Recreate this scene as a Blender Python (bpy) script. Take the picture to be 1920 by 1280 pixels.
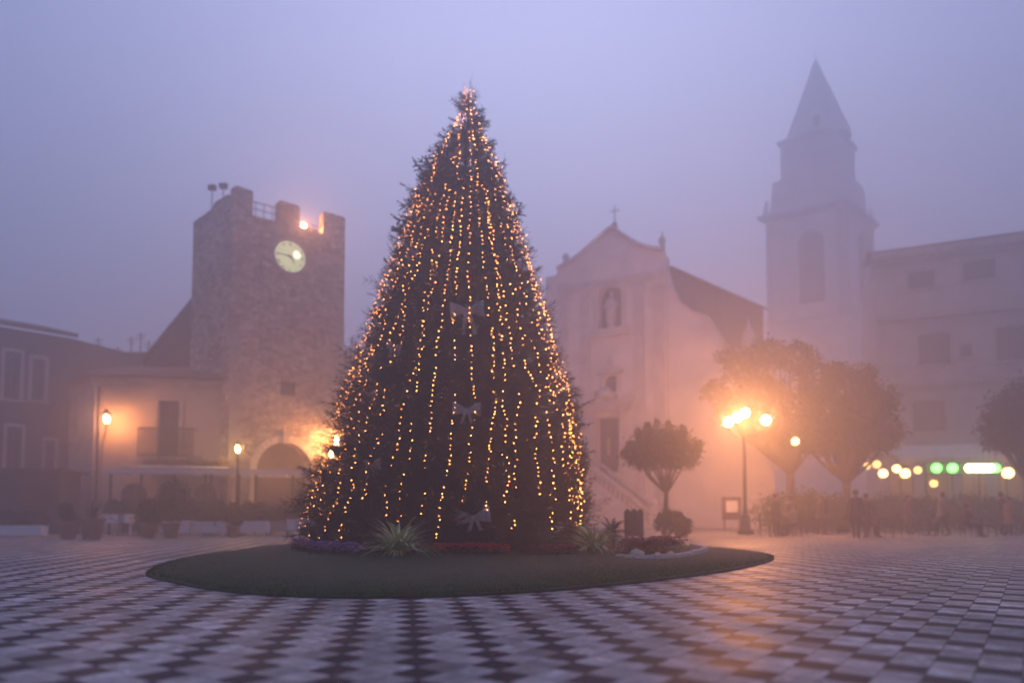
import bpy, bmesh, math, random
import numpy as np
from mathutils import Vector, Matrix
random.seed(7); rng = np.random.default_rng(7)
PI = math.pi
for o in list(bpy.data.objects): bpy.data.objects.remove(o)
scene = bpy.context.scene
C = scene.collection

# ------------------------------------------------------------------ camera
FPX, YH, PITCH, CAM_H = 1330.0, 958.0, math.radians(3.0), 1.0      # in pixels of the 1920 px frame
CY = YH - FPX * math.tan(PITCH)
cam_d = bpy.data.cameras.new("camera"); cam = bpy.data.objects.new("camera", cam_d); C.objects.link(cam)
cam.location = (0, 0, CAM_H); cam.rotation_euler = (math.radians(90) + PITCH, 0, 0)
cam_d.sensor_width = 36; cam_d.lens = FPX / 1920 * 36
cam_d.shift_y = (CY - 640) / 1920
cam_d.clip_start = 0.1; cam_d.clip_end = 3000
cam_d.dof.use_dof = True; cam_d.dof.focus_distance = 10.0; cam_d.dof.aperture_fstop = 0.41
scene.camera = cam

# ------------------------------------------------------------------ sky (dusk, no sun left)
SKY_HORIZON, SKY_ZENITH, SKY_LOBE = .42, .50, 1.35
world = bpy.data.worlds.new("World"); scene.world = world; world.use_nodes = True
wn = world.node_tree; wn.nodes.clear()
sky = wn.nodes.new("ShaderNodeTexSky"); sky.sky_type = 'NISHITA'; sky.sun_disc = False
sky.sun_elevation = math.radians(1.0); sky.sun_rotation = math.radians(12); sky.altitude = 200
sky.air_density = 1.0; sky.dust_density = 1.0; sky.ozone_density = 3.0
mixn = wn.nodes.new("ShaderNodeMix"); mixn.data_type = 'RGBA'; mixn.blend_type = 'MIX'
mixn.inputs[0].default_value = 0.75
tint = wn.nodes.new("ShaderNodeRGB"); tint.outputs[0].default_value = (.72, .92, 1.9, 1)
bg = wn.nodes.new("ShaderNodeBackground"); bg.inputs[1].default_value = 0.15
wo = wn.nodes.new("ShaderNodeOutputWorld")
wn.links.new(sky.outputs[0], mixn.inputs[6]); wn.links.new(tint.outputs[0], mixn.inputs[7])
tcw = wn.nodes.new("ShaderNodeTexCoord"); nrm_ = wn.nodes.new("ShaderNodeVectorMath"); nrm_.operation = 'NORMALIZE'; wn.links.new(tcw.outputs["Generated"], nrm_.inputs[0])
def wmath(op, a, b, clamp=False):
    n = wn.nodes.new("ShaderNodeMath"); n.operation = op; n.use_clamp = clamp
    for i, x in enumerate((a, b)):
        if isinstance(x, (int, float)): n.inputs[i].default_value = x
        else: wn.links.new(x, n.inputs[i])
    return n.outputs[0]
sep_ = wn.nodes.new("ShaderNodeSeparateXYZ"); wn.links.new(nrm_.outputs[0], sep_.inputs[0])
dt = wn.nodes.new("ShaderNodeVectorMath"); dt.operation = 'DOT_PRODUCT'; wn.links.new(nrm_.outputs[0], dt.inputs[0]); dt.inputs[1].default_value = (.03, .87, .49)
lobe = wmath('POWER', wmath('MAXIMUM', dt.outputs["Value"], 0.0), 9.0)          # afterglow ahead of the camera
zen = wmath('MULTIPLY', wmath('MAXIMUM', sep_.outputs[2], 0.0), SKY_ZENITH)      # overcast sky: brighter overhead than at the horizon
fac = wmath('ADD', zen, SKY_HORIZON)
scl = wn.nodes.new("ShaderNodeVectorMath"); scl.operation = 'SCALE'; wn.links.new(mixn.outputs[2], scl.inputs[0]); wn.links.new(fac, scl.inputs["Scale"])
glo = wn.nodes.new("ShaderNodeVectorMath"); glo.operation = 'SCALE'; glo.inputs[0].default_value = (1.22, 1.20, 1.6)
wn.links.new(wmath('MULTIPLY', lobe, SKY_LOBE), glo.inputs["Scale"])
sadd = wn.nodes.new("ShaderNodeVectorMath"); sadd.operation = 'ADD'; wn.links.new(scl.outputs[0], sadd.inputs[0]); wn.links.new(glo.outputs[0], sadd.inputs[1])
wn.links.new(sadd.outputs[0], bg.inputs[0]); wn.links.new(bg.outputs[0], wo.inputs[0])

scene.view_settings.view_transform = 'Standard'; scene.view_settings.look = 'None'
scene.view_settings.exposure = 2.1; scene.view_settings.gamma = 1
scene.render.engine = 'CYCLES'
cy = scene.cycles
cy.use_denoising = True
cy.max_bounces = 6; cy.diffuse_bounces = 3; cy.glossy_bounces = 3; cy.transmission_bounces = 3
cy.volume_bounces = 2; cy.transparent_max_bounces = 6
cy.sample_clamp_indirect = 4; cy.sample_clamp_direct = 0
HAZE_DENSITY = 0.0178; HAZE_G = 0.66
LAMP = (1.0, 0.36, 0.10)

# ------------------------------------------------------------------ pixel / world helpers
def ray(px, py):
    xc = (px - 960) / FPX; yc = (CY - py) / FPX
    return Vector((xc, math.cos(PITCH) - math.sin(PITCH) * yc, math.sin(PITCH) + math.cos(PITCH) * yc))
def at(px, py, d):
    r = ray(px, py); return Vector((0, 0, CAM_H)) + r * (d / r.y)
def gnd(px, py):
    r = ray(px, py); return Vector((0, 0, CAM_H)) + r * (CAM_H / -r.z)
def gx(px, d):                       # ground point seen at column px, depth d
    py = YH + FPX * CAM_H / d
    v = at(px, py, d); v.z = 0; return v

class Frame:                          # a vertical plane: s along it, t outwards, z up
    def __init__(s, a, b):
        s.o = Vector((a[0], a[1], 0)); u = Vector((b[0] - a[0], b[1] - a[1], 0)); s.w = u.length
        s.u = u.normalized(); s.n = Vector((s.u.y, -s.u.x, 0))
    def p(s, a, t, z): return s.o + s.u * a + s.n * t + Vector((0, 0, z))
    def hit(s, px, py, t=0):
        r = ray(px, py); c = Vector((0, 0, CAM_H)); o = s.o + s.n * t
        k = (o - c).dot(s.n) / r.dot(s.n); q = c + r * k
        return (q - s.o).dot(s.u), q.z

# ------------------------------------------------------------------ mesh builder
class MB:
    def __init__(s): s.v = []; s.f = []
    def add(s, vs, fs):
        b = len(s.v); s.v += [tuple(v) for v in vs]; s.f += [tuple(b + i for i in f) for f in fs]
    def quad(s, a, b, c, d): s.add([a, b, c, d], [(0, 1, 2, 3)])
    def hexa(s, p):                   # 8 points: bottom loop then top loop
        s.add(p, [(3, 2, 1, 0), (4, 5, 6, 7), (0, 1, 5, 4), (1, 2, 6, 5), (2, 3, 7, 6), (3, 0, 4, 7)])
    def box(s, x0, x1, y0, y1, z0, z1):
        s.hexa([(x0, y0, z0), (x1, y0, z0), (x1, y1, z0), (x0, y1, z0), (x0, y0, z1), (x1, y0, z1), (x1, y1, z1), (x0, y1, z1)])
    def fbox(s, F, a0, a1, t0, t1, z0, z1):
        s.hexa([F.p(a0, t1, z0), F.p(a1, t1, z0), F.p(a1, t0, z0), F.p(a0, t0, z0), F.p(a0, t1, z1), F.p(a1, t1, z1), F.p(a1, t0, z1), F.p(a0, t0, z1)])
    def tube(s, a, b, r0, r1=None, n=8, caps=True):
        a, b = Vector(a), Vector(b); r1 = r0 if r1 is None else r1
        d = (b - a).normalized(); x = d.orthogonal().normalized(); y = d.cross(x)
        vs = []
        for q, r in ((a, r0), (b, r1)):
            for i in range(n):
                t = 2 * PI * i / n; vs.append(q + (x * math.cos(t) + y * math.sin(t)) * r)
        fs = [(i, (i + 1) % n, n + (i + 1) % n, n + i) for i in range(n)]
        if caps: fs += [tuple(range(n))[::-1], tuple(range(n, 2 * n))]
        s.add(vs, fs)
    def path(s, pts, rs, n=7):
        for i in range(len(pts) - 1): s.tube(pts[i], pts[i + 1], rs[i], rs[i + 1], n)
    def lathe(s, c, prof, n=16):      # prof = [(r,z)...]
        c = Vector(c); vs = []; fs = []
        for r, z in prof:
            for i in range(n):
                t = 2 * PI * i / n; vs.append(c + Vector((r * math.cos(t), r * math.sin(t), z)))
        for j in range(len(prof) - 1):
            for i in range(n):
                fs.append((j * n + i, j * n + (i + 1) % n, (j + 1) * n + (i + 1) % n, (j + 1) * n + i))
        fs.append(tuple(range(n))[::-1]); fs.append(tuple((len(prof) - 1) * n + i for i in range(n)))
        s.add(vs, fs)
    def extrude(s, front, off):       # polygon (list of points) pushed by off
        n = len(front); off = Vector(off)
        vs = [Vector(p) for p in front] + [Vector(p) + off for p in front]
        fs = [tuple(range(n)), tuple(range(2 * n - 1, n - 1, -1))]
        fs += [(i, n + i, n + (i + 1) % n, (i + 1) % n) for i in range(n)]
        s.add(vs, fs)
    def ball(s, c, r, n=10, m=6, sz=1.0):
        prof = [(max(1e-4, r * math.sin(PI * j / m)), -r * sz * math.cos(PI * j / m)) for j in range(m + 1)]
        s.lathe(c, prof, n)
    def build(s, name, mat, parent=None, smooth=False):
        me = bpy.data.meshes.new(name); me.from_pydata(s.v, [], s.f)
        bm = bmesh.new(); bm.from_mesh(me); bmesh.ops.recalc_face_normals(bm, faces=bm.faces); bm.to_mesh(me); bm.free()
        if mat: me.materials.append(mat)
        if smooth: me.polygons.foreach_set("use_smooth", [True] * len(me.polygons))
        o = bpy.data.objects.new(name, me); C.objects.link(o)
        if parent: o.parent = parent; o.matrix_parent_inverse = parent.matrix_basis.inverted()
        return o

def raw(name, V, F, mat, parent=None, smooth=False):   # numpy arrays, uniform faces
    me = bpy.data.meshes.new(name)
    k = F.shape[1]
    me.vertices.add(len(V)); me.vertices.foreach_set("co", V.astype(np.float32).ravel())
    me.loops.add(F.size); me.loops.foreach_set("vertex_index", F.astype(np.int32).ravel())
    me.polygons.add(len(F)); me.polygons.foreach_set("loop_start", np.arange(0, F.size, k, dtype=np.int32))
    me.update(calc_edges=True); me.materials.append(mat)
    o = bpy.data.objects.new(name, me); C.objects.link(o)
    if parent: o.parent = parent; o.matrix_parent_inverse = parent.matrix_basis.inverted()
    return o

def tag(o, label=None, cat=None, group=None, kind=None):
    if label: o["label"] = label
    if cat: o["category"] = cat
    if group: o["group"] = group
    if kind: o["kind"] = kind
    return o
def thing(name, loc, label, cat, group=None, rz=0):
    o = bpy.data.objects.new(name, None); C.objects.link(o)
    o.empty_display_size = .3
    o.matrix_basis = Matrix.Translation(Vector(loc)) @ Matrix.Rotation(rz, 4, 'Z')
    return tag(o, label, cat, group)
def kids(o): return [c for c in bpy.data.objects if c.parent == o]
def copy_tree(o, parent=None):
    c = o.copy(); C.objects.link(c)
    if parent: c.parent = parent
    for ch in kids(o): copy_tree(ch, c)
    return c

# ------------------------------------------------------------------ materials
def mat(name, col, rough=.7, metal=0, noise=0, scale=3, bump=0, bscale=None, spec=.4):
    m = bpy.data.materials.new(name); m.use_nodes = True; nt = m.node_tree; b = nt.nodes["Principled BSDF"]
    b.inputs["Roughness"].default_value = rough; b.inputs["Metallic"].default_value = metal
    b.inputs["Specular IOR Level"].default_value = spec
    b.inputs["Base Color"].default_value = (*col, 1)
    if noise or bump:
        tc = nt.nodes.new("ShaderNodeTexCoord")
        nz = nt.nodes.new("ShaderNodeTexNoise"); nz.inputs["Scale"].default_value = scale; nz.inputs["Detail"].default_value = 5
        nt.links.new(tc.outputs["Object"], nz.inputs["Vector"])
        if noise:
            cr = nt.nodes.new("ShaderNodeValToRGB")
            cr.color_ramp.elements[0].position = .3; cr.color_ramp.elements[1].position = .7
            cr.color_ramp.elements[0].color = (*[max(0, c * (1 - noise)) for c in col], 1)
            cr.color_ramp.elements[1].color = (*[min(1, c * (1 + noise)) for c in col], 1)
            nt.links.new(nz.outputs["Fac"], cr.inputs[0]); nt.links.new(cr.outputs[0], b.inputs["Base Color"])
        if bump:
            n2 = nt.nodes.new("ShaderNodeTexNoise"); n2.inputs["Scale"].default_value = bscale or scale * 4; n2.inputs["Detail"].default_value = 4
            nt.links.new(tc.outputs["Object"], n2.inputs["Vector"])
            bp = nt.nodes.new("ShaderNodeBump"); bp.inputs["Strength"].default_value = bump; bp.inputs["Distance"].default_value = .03
            nt.links.new(n2.outputs["Fac"], bp.inputs["Height"]); nt.links.new(bp.outputs[0], b.inputs["Normal"])
    return m
def glow(name, col, strength, sampled=True):
    m = bpy.data.materials.new(name); m.use_nodes = True; nt = m.node_tree; nt.nodes.clear()
    e = nt.nodes.new("ShaderNodeEmission"); e.inputs[0].default_value = (*col, 1); e.inputs[1].default_value = strength
    o = nt.nodes.new("ShaderNodeOutputMaterial"); nt.links.new(e.outputs[0], o.inputs[0])
    m.cycles.emission_sampling = 'FRONT' if sampled else 'NONE'
    return m
def stone_mat(name, dark, light, mortar, sx=3.2, sz=5.0):
    m = bpy.data.materials.new(name); m.use_nodes = True; nt = m.node_tree; b = nt.nodes["Principled BSDF"]; L = nt.links
    b.inputs["Roughness"].default_value = .85
    tc = nt.nodes.new("ShaderNodeTexCoord"); mp = nt.nodes.new("ShaderNodeMapping"); mp.inputs["Scale"].default_value = (sx, sx, sz)
    L.new(tc.outputs["Object"], mp.inputs[0])
    wz = nt.nodes.new("ShaderNodeTexNoise"); wz.inputs["Scale"].default_value = 1.3
    L.new(mp.outputs[0], wz.inputs["Vector"])
    ad = nt.nodes.new("ShaderNodeVectorMath"); ad.operation = 'MULTIPLY_ADD'; ad.inputs[1].default_value = (.5, .5, .5)
    L.new(wz.outputs["Color"], ad.inputs[0]); L.new(mp.outputs[0], ad.inputs[2])
    v1 = nt.nodes.new("ShaderNodeTexVoronoi"); v1.feature = 'F1'; v1.inputs["Scale"].default_value = 1
    v2 = nt.nodes.new("ShaderNodeTexVoronoi"); v2.feature = 'DISTANCE_TO_EDGE'; v2.inputs["Scale"].default_value = 1
    L.new(ad.outputs[0], v1.inputs["Vector"]); L.new(ad.outputs[0], v2.inputs["Vector"])
    sp = nt.nodes.new("ShaderNodeSeparateColor"); L.new(v1.outputs["Color"], sp.inputs[0])
    cr = nt.nodes.new("ShaderNodeValToRGB"); e = cr.color_ramp.elements
    e[0].color = (*dark, 1); e[1].color = (*light, 1); e[0].position = .1; e[1].position = .95
    L.new(sp.outputs[0], cr.inputs[0])
    big = nt.nodes.new("ShaderNodeTexNoise"); big.inputs["Scale"].default_value = .45; big.inputs["Detail"].default_value = 6
    L.new(tc.outputs["Object"], big.inputs["Vector"])
    bm_ = nt.nodes.new("ShaderNodeMapRange"); bm_.inputs[1].default_value = .3; bm_.inputs[2].default_value = .7; bm_.inputs[3].default_value = .7; bm_.inputs[4].default_value = 1.25
    L.new(big.outputs["Fac"], bm_.inputs[0])
    mm = nt.nodes.new("ShaderNodeMath"); mm.operation = 'LESS_THAN'; mm.inputs[1].default_value = .06
    L.new(v2.outputs["Distance"], mm.inputs[0])
    mx = nt.nodes.new("ShaderNodeMix"); mx.data_type = 'RGBA'; mx.inputs[7].default_value = (*mortar, 1)
    L.new(mm.outputs[0], mx.inputs[0]); L.new(cr.outputs[0], mx.inputs[6])
    ml = nt.nodes.new("ShaderNodeVectorMath"); ml.operation = 'SCALE'
    L.new(mx.outputs[2], ml.inputs[0]); L.new(bm_.outputs[0], ml.inputs["Scale"]); L.new(ml.outputs[0], b.inputs["Base Color"])
    bp = nt.nodes.new("ShaderNodeBump"); bp.inputs["Strength"].default_value = .9; bp.inputs["Distance"].default_value = .06
    mr = nt.nodes.new("ShaderNodeMapRange"); mr.inputs[2].default_value = .25; L.new(v2.outputs["Distance"], mr.inputs[0])
    L.new(mr.outputs[0], bp.inputs["Height"]); L.new(bp.outputs[0], b.inputs["Normal"])
    return m
def foliage_mat(name, a, c, rough=.6):
    m = bpy.data.materials.new(name); m.use_nodes = True; nt = m.node_tree; b = nt.nodes["Principled BSDF"]; L = nt.links
    b.inputs["Roughness"].default_value = rough; b.inputs["Specular IOR Level"].default_value = .12
    tc = nt.nodes.new("ShaderNodeTexCoord"); nz = nt.nodes.new("ShaderNodeTexNoise"); nz.inputs["Scale"].default_value = 2.3; nz.inputs["Detail"].default_value = 6
    L.new(tc.outputs["Object"], nz.inputs["Vector"])
    cr = nt.nodes.new("ShaderNodeValToRGB"); e = cr.color_ramp.elements; e[0].position = .35; e[1].position = .65
    e[0].color = (*a, 1); e[1].color = (*c, 1); L.new(nz.outputs["Fac"], cr.inputs[0]); L.new(cr.outputs[0], b.inputs["Base Color"])
    return m
M = {}
M['tower'] = stone_mat("rubble_stone", (.22, .17, .14), (.52, .43, .36), (.34, .27, .23))
M['stone'] = mat("dressed_stone", (.36, .31, .28), .8, noise=.2, scale=2, bump=.3)
M['plaster'] = mat("ochre_plaster", (.42, .33, .26), .85, noise=.14, scale=1.1, bump=.15)
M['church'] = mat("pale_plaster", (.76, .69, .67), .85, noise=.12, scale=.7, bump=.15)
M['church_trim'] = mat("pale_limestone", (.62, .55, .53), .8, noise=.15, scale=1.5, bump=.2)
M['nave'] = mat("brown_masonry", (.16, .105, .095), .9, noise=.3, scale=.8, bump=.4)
M['roof'] = mat("clay_tile", (.17, .09, .065), .85, noise=.3, scale=4, bump=.5, bscale=9)
M['dark_wall'] = mat("dim_plaster", (.095, .078, .075), .9, noise=.25, scale=.9, bump=.2)
M['grey_wall'] = mat("grey_plaster", (.44, .385, .37), .9, noise=.16, scale=.8, bump=.2)
M['wood'] = mat("brown_wood", (.07, .045, .035), .6, noise=.3, scale=5)
M['glass'] = mat("dark_glass", (.03, .03, .04), .12, spec=.6)
M['iron'] = mat("black_iron", (.02, .02, .022), .45, metal=.6)
M['white'] = mat("white_paint", (.75, .74, .76), .5, noise=.06, scale=3)
M['terracotta'] = mat("terracotta", (.28, .12, .075), .8, noise=.2, scale=6, bump=.2)
M['bark'] = mat("bark", (.07, .05, .04), .9, noise=.3, scale=8, bump=.6)
M['fir'] = foliage_mat("fir_needles", (.030, .032, .015), (.060, .058, .029), .85)
M['leaf'] = foliage_mat("dark_leaves", (.015, .024, .012), (.042, .055, .028))
M['leaf2'] = foliage_mat("olive_leaves", (.05, .065, .025), (.11, .12, .05))
M['awning'] = mat("cream_canvas", (.55, .5, .45), .8, noise=.06, scale=2)
M['canvas_dark'] = mat("dark_green_canvas", (.03, .045, .032), .8, noise=.2, scale=2)
M['grass'] = foliage_mat("mown_grass", (.026, .075, .010), (.048, .125, .020))
M['soil'] = mat("lawn_soil", (.045, .058, .026), .95, noise=.3, scale=5, bump=.5, bscale=40)
M['ribbon'] = mat("sheer_ribbon", (.46, .38, .34), .5, noise=.1, scale=8)
nt_ = M['ribbon'].node_tree; b__ = nt_.nodes["Principled BSDF"]; b__.inputs["Alpha"].default_value = .85
M['bulb'] = glow("warm_bulb", (1.0, .31, .07), 7.5, False)
M['cable'] = mat("green_cable", (.015, .02, .015), .6)
M['lamp_hot'] = glow("lamp_glass_bright", (1.0, .36, .11), 145)
M['lamp_mid'] = glow("lamp_glass", (1.0, .36, .11), 320)
M['lamp_wall'] = glow('wall_lantern_glass', (1.0, .37, .11), 150)
M['lamp_gold'] = glow("lamp_glass_gold", (1.0, .55, .12), 90)
M['cafe_warm'] = glow("cafe_lantern_glow", (1.0, .48, .12), 4.5)
M['cafe_dim'] = glow("cafe_lantern_dim_glow", (1.0, .48, .14), 1.2)
M['cafe_green'] = glow("green_lamp_glow", (.12, .9, .12), 2.2)
M['cafe_white'] = glow("white_lamp_glow", (1.0, .85, .45), 4.5)
M['window_lit'] = glow("lit_window", (1.0, .40, .12), .04)

# ------------------------------------------------------------------ ground: diagonal paving, every third diagonal dark
def ground_mat():
    m = bpy.data.materials.new("paving"); m.use_nodes = True; nt = m.node_tree; b = nt.nodes["Principled BSDF"]; L = nt.links
    N = lambda t: nt.nodes.new(t)
    def M2(op, a, c=None, d=None):
        n = N("ShaderNodeMath"); n.operation = op
        for i, x in enumerate((a, c, d)):
            if x is None: continue
            if isinstance(x, (int, float)): n.inputs[i].default_value = x
            else: L.new(x, n.inputs[i])
        return n.outputs[0]
    geo = N("ShaderNodeNewGeometry")
    mp = N("ShaderNodeMapping"); mp.vector_type = 'POINT'
    ts = .242
    mp.inputs["Scale"].default_value = (1 / ts,) * 3
    mp.inputs["Rotation"].default_value = (0, 0, math.radians(45 - 8.7)); mp.inputs["Location"].default_value = (.35, .1, 0)
    L.new(geo.outputs["Position"], mp.inputs[0])
    sx = N("ShaderNodeSeparateXYZ"); L.new(mp.outputs[0], sx.inputs[0])
    fi = M2('FLOOR', sx.outputs[0]); fj = M2('FLOOR', sx.outputs[1])
    d = M2('ADD', fi, fj); md = M2('FLOORED_MODULO', d, 3.0)
    black = M2('LESS_THAN', md, .5)
    fx = M2('FRACT', sx.outputs[0]); fy = M2('FRACT', sx.outputs[1])
    ex = M2('MINIMUM', fx, M2('SUBTRACT', 1.0, fx)); ey = M2('MINIMUM', fy, M2('SUBTRACT', 1.0, fy))
    joint = M2('LESS_THAN', M2('MINIMUM', ex, ey), .018)
    cb = N("ShaderNodeCombineXYZ"); L.new(fi, cb.inputs[0]); L.new(fj, cb.inputs[1])
    wn_ = N("ShaderNodeTexWhiteNoise"); L.new(cb.outputs[0], wn_.inputs["Vector"])
    # veins
    off = N("ShaderNodeVectorMath"); off.operation = 'MULTIPLY_ADD'; off.inputs[1].default_value = (7, 7, 7)
    L.new(wn_.outputs["Color"], off.inputs[0]); L.new(mp.outputs[0], off.inputs[2])
    vn = N("ShaderNodeTexNoise"); vn.inputs["Scale"].default_value = 1.1; vn.inputs["Detail"].default_value = 9; vn.inputs["Roughness"].default_value = .68; vn.inputs["Distortion"].default_value = 1.2
    L.new(off.outputs[0], vn.inputs["Vector"])
    vein = N("ShaderNodeValToRGB"); el = vein.color_ramp.elements
    el[0].position = .40; el[0].color = (.29, .25, .225, 1); el[1].position = .66; el[1].color = (.64, .57, .53, 1)
    e3 = vein.color_ramp.elements.new(.525); e3.color = (.42, .365, .335, 1)
    L.new(vn.outputs["Fac"], vein.inputs[0])
    tr = N("ShaderNodeMapRange"); tr.inputs[3].default_value = .74; tr.inputs[4].default_value = 1.2; L.new(wn_.outputs["Value"], tr.inputs[0])
    pale = N("ShaderNodeVectorMath"); pale.operation = 'SCALE'; L.new(vein.outputs[0], pale.inputs[0]); L.new(tr.outputs[0], pale.inputs["Scale"])
    dk = N("ShaderNodeValToRGB"); dk.color_ramp.elements[0].color = (.014, .012, .017, 1); dk.color_ramp.elements[1].color = (.034, .029, .036, 1)
    L.new(vn.outputs["Fac"], dk.inputs[0])
    mx = N("ShaderNodeMix"); mx.data_type = 'RGBA'; L.new(black, mx.inputs[0]); L.new(pale.outputs[0], mx.inputs[6]); L.new(dk.outputs[0], mx.inputs[7])
    # wear
    big = N("ShaderNodeTexNoise"); big.inputs["Scale"].default_value = .6; big.inputs["Detail"].default_value = 7; L.new(geo.outputs["Position"], big.inputs["Vector"])
    wr = N("ShaderNodeMapRange"); wr.inputs[1].default_value = .3; wr.inputs[2].default_value = .7; wr.inputs[3].default_value = .68; wr.inputs[4].default_value = 1.2; L.new(big.outputs["Fac"], wr.inputs[0])
    sc2 = N("ShaderNodeVectorMath"); sc2.operation = 'SCALE'; L.new(mx.outputs[2], sc2.inputs[0]); L.new(wr.outputs[0], sc2.inputs["Scale"])
    mj = N("ShaderNodeMix"); mj.data_type = 'RGBA'; L.new(joint, mj.inputs[0]); L.new(sc2.outputs[0], mj.inputs[6]); mj.inputs[7].default_value = (.05, .042, .048, 1)
    L.new(mj.outputs[2], b.inputs["Base Color"])
    odd = M2('GREATER_THAN', wn_.outputs["Value"], .955)      # a few slabs replaced by a greyer stone
    mo_ = N("ShaderNodeMix"); mo_.data_type = 'RGBA'; L.new(M2('MULTIPLY', odd, .75), mo_.inputs[0]); L.new(mj.outputs[2], mo_.inputs[6]); mo_.inputs[7].default_value = (.12, .105, .10, 1); L.new(mo_.outputs[2], b.inputs["Base Color"])
    rr = N("ShaderNodeMapRange"); rr.inputs[3].default_value = .46; rr.inputs[4].default_value = .64; L.new(vn.outputs["Fac"], rr.inputs[0])
    damp = N("ShaderNodeTexNoise"); damp.inputs["Scale"].default_value = .8; damp.inputs["Detail"].default_value = 5; damp.inputs["Distortion"].default_value = .8; L.new(geo.outputs["Position"], damp.inputs["Vector"])
    dr_ = N("ShaderNodeMapRange"); dr_.inputs[1].default_value = .42; dr_.inputs[2].default_value = .62; dr_.inputs[3].default_value = -.05; dr_.inputs[4].default_value = .06; L.new(damp.outputs["Fac"], dr_.inputs[0])
    L.new(M2('ADD', rr.outputs[0], dr_.outputs[0]), b.inputs["Roughness"]); b.inputs["Specular IOR Level"].default_value = .22
    bp = N("ShaderNodeBump"); bp.inputs["Strength"].default_value = .35; bp.inputs["Distance"].default_value = .01
    hh = M2('SUBTRACT', vn.outputs["Fac"], M2('MULTIPLY', joint, .8)); L.new(hh, bp.inputs["Height"]); L.new(bp.outputs[0], b.inputs["Normal"])
    return m
g = MB(); g.add([(-190, -60, 0), (190, -60, 0), (190, 200, 0), (-190, 200, 0)], [(0, 1, 2, 3)])
tag(g.build("ground", ground_mat()), kind="structure")

# ------------------------------------------------------------------ round lawn
outline = [gnd(275, 1075), gnd(300, 1087), gnd(400, 1107), gnd(540, 1119), gnd(700, 1122), gnd(900, 1117), gnd(1100, 1103), gnd(1280, 1083), gnd(1400, 1064), gnd(1452, 1046),
           gnd(1400, 1034), gnd(1290, 1025), Vector((2.2, 22.4, 0)), Vector((-1.5, 23, 0)), gnd(560, 1021), gnd(430, 1036), gnd(330, 1053)]
def smooth_loop(P, k=5):
    out = []; n = len(P)
    for i in range(n):
        p0, p1, p2, p3 = P[i - 1], P[i], P[(i + 1) % n], P[(i + 2) % n]
        for j in range(k):
            t = j / k
            out.append(.5 * ((2 * p1) + (p2 - p0) * t + (2 * p0 - 5 * p1 + 4 * p2 - p3) * t * t + (3 * p1 - p0 - 3 * p2 + p3) * t ** 3))
    return out
LO = smooth_loop([Vector((p.x, p.y, 0)) for p in outline])
cen = sum(LO, Vector()) / len(LO)
m_ = MB(); n = len(LO)
vs = [Vector((p.x, p.y, .0)) for p in LO] + [Vector((p.x, p.y, .035)) for p in LO]
vs += [cen + (p - cen) * .97 + Vector((0, 0, .06)) for p in LO]
vs += [cen + (p - cen) * .6 + Vector((0, 0, .10)) for p in LO] + [cen + Vector((0, 0, .12))]
fs = []
for k in range(3):
    fs += [(k * n + i, k * n + (i + 1) % n, (k + 1) * n + (i + 1) % n, (k + 1) * n + i) for i in range(n)]
fs += [(3 * n + i, 3 * n + (i + 1) % n, 4 * n) for i in range(n)]
m_.add(vs, fs)
tag(m_.build("lawn", M['soil']), kind="structure")
poly = np.array([(p.x, p.y) for p in LO])
def inside(P):
    x, y = P[:, 0], P[:, 1]; r = np.zeros(len(P), bool); j = len(poly) - 1
    for i in range(len(poly)):
        xi, yi = poly[i]; xj, yj = poly[j]
        c = ((yi > y) != (yj > y)) & (x < (xj - xi) * (y - yi) / (yj - yi + 1e-12) + xi); r ^= c; j = i
    return r
def lawn_z(P):
    c = np.array([cen.x, cen.y]); r = np.linalg.norm(P - c, axis=1) / 7.0
    return .035 + .07 * np.clip(1.05 - r, 0, 1)
nb = 330000
P = np.stack([rng.uniform(-8, 7, nb), 8 + 15 * rng.uniform(0, 1, nb) ** 1.7], 1); P = P[inside(P)]
nb = len(P); z0 = lawn_z(P) - .01
a = rng.uniform(0, 2 * PI, nb); w = rng.uniform(.003, .007, nb); h = rng.uniform(.025, .055, nb)
lean = rng.normal(0, .018, (nb, 2))
V = np.zeros((nb, 3, 3)); V[:, 0, :2] = P + np.stack([np.cos(a) * w, np.sin(a) * w], 1); V[:, 1, :2] = P - np.stack([np.cos(a) * w, np.sin(a) * w], 1)
V[:, 2, :2] = P + lean; V[:, 0, 2] = z0; V[:, 1, 2] = z0; V[:, 2, 2] = z0 + h
tag(raw("grass", V.reshape(-1, 3), np.arange(nb * 3).reshape(-1, 3), M['grass']), "short mown green grass covering the round lawn under the decorated tree", "grass", kind="stuff")

# ------------------------------------------------------------------ the big decorated fir
TD = 18.5
zs_ = np.array([0, .4, 1.5, 2.5, 3.6, 4.6, 6.0, 7.4, 8.8, 9.5, 10.15, 10.85, 11.5, 12.0, 12.3])
rs_ = np.array([3.30, 3.42, 3.28, 3.06, 2.85, 2.52, 2.12, 1.66, 1.22, .97, .70, .40, .17, .08, .02])
cx_ = np.interp(zs_, [0, 1.5, 3.6, 8.8, 12.3], [-1.80, -1.66, -1.45, -1.30, -1.15])
def TR(z): return np.interp(z, zs_, rs_)
def TX(z): return np.interp(z, zs_, cx_)
fir = thing("christmas_tree", (-1.7, TD, .1), "tall dark fir on the round lawn, hung with warm strings of lights and bows", "tree")
tk = MB(); tk.path([(TX(z), TD, z) for z in (.05, 3, 6, 9, 12.2)], [.24, .19, .13, .07, .015], 10); tk.build("trunk", M['bark'], fir, True)

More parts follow.
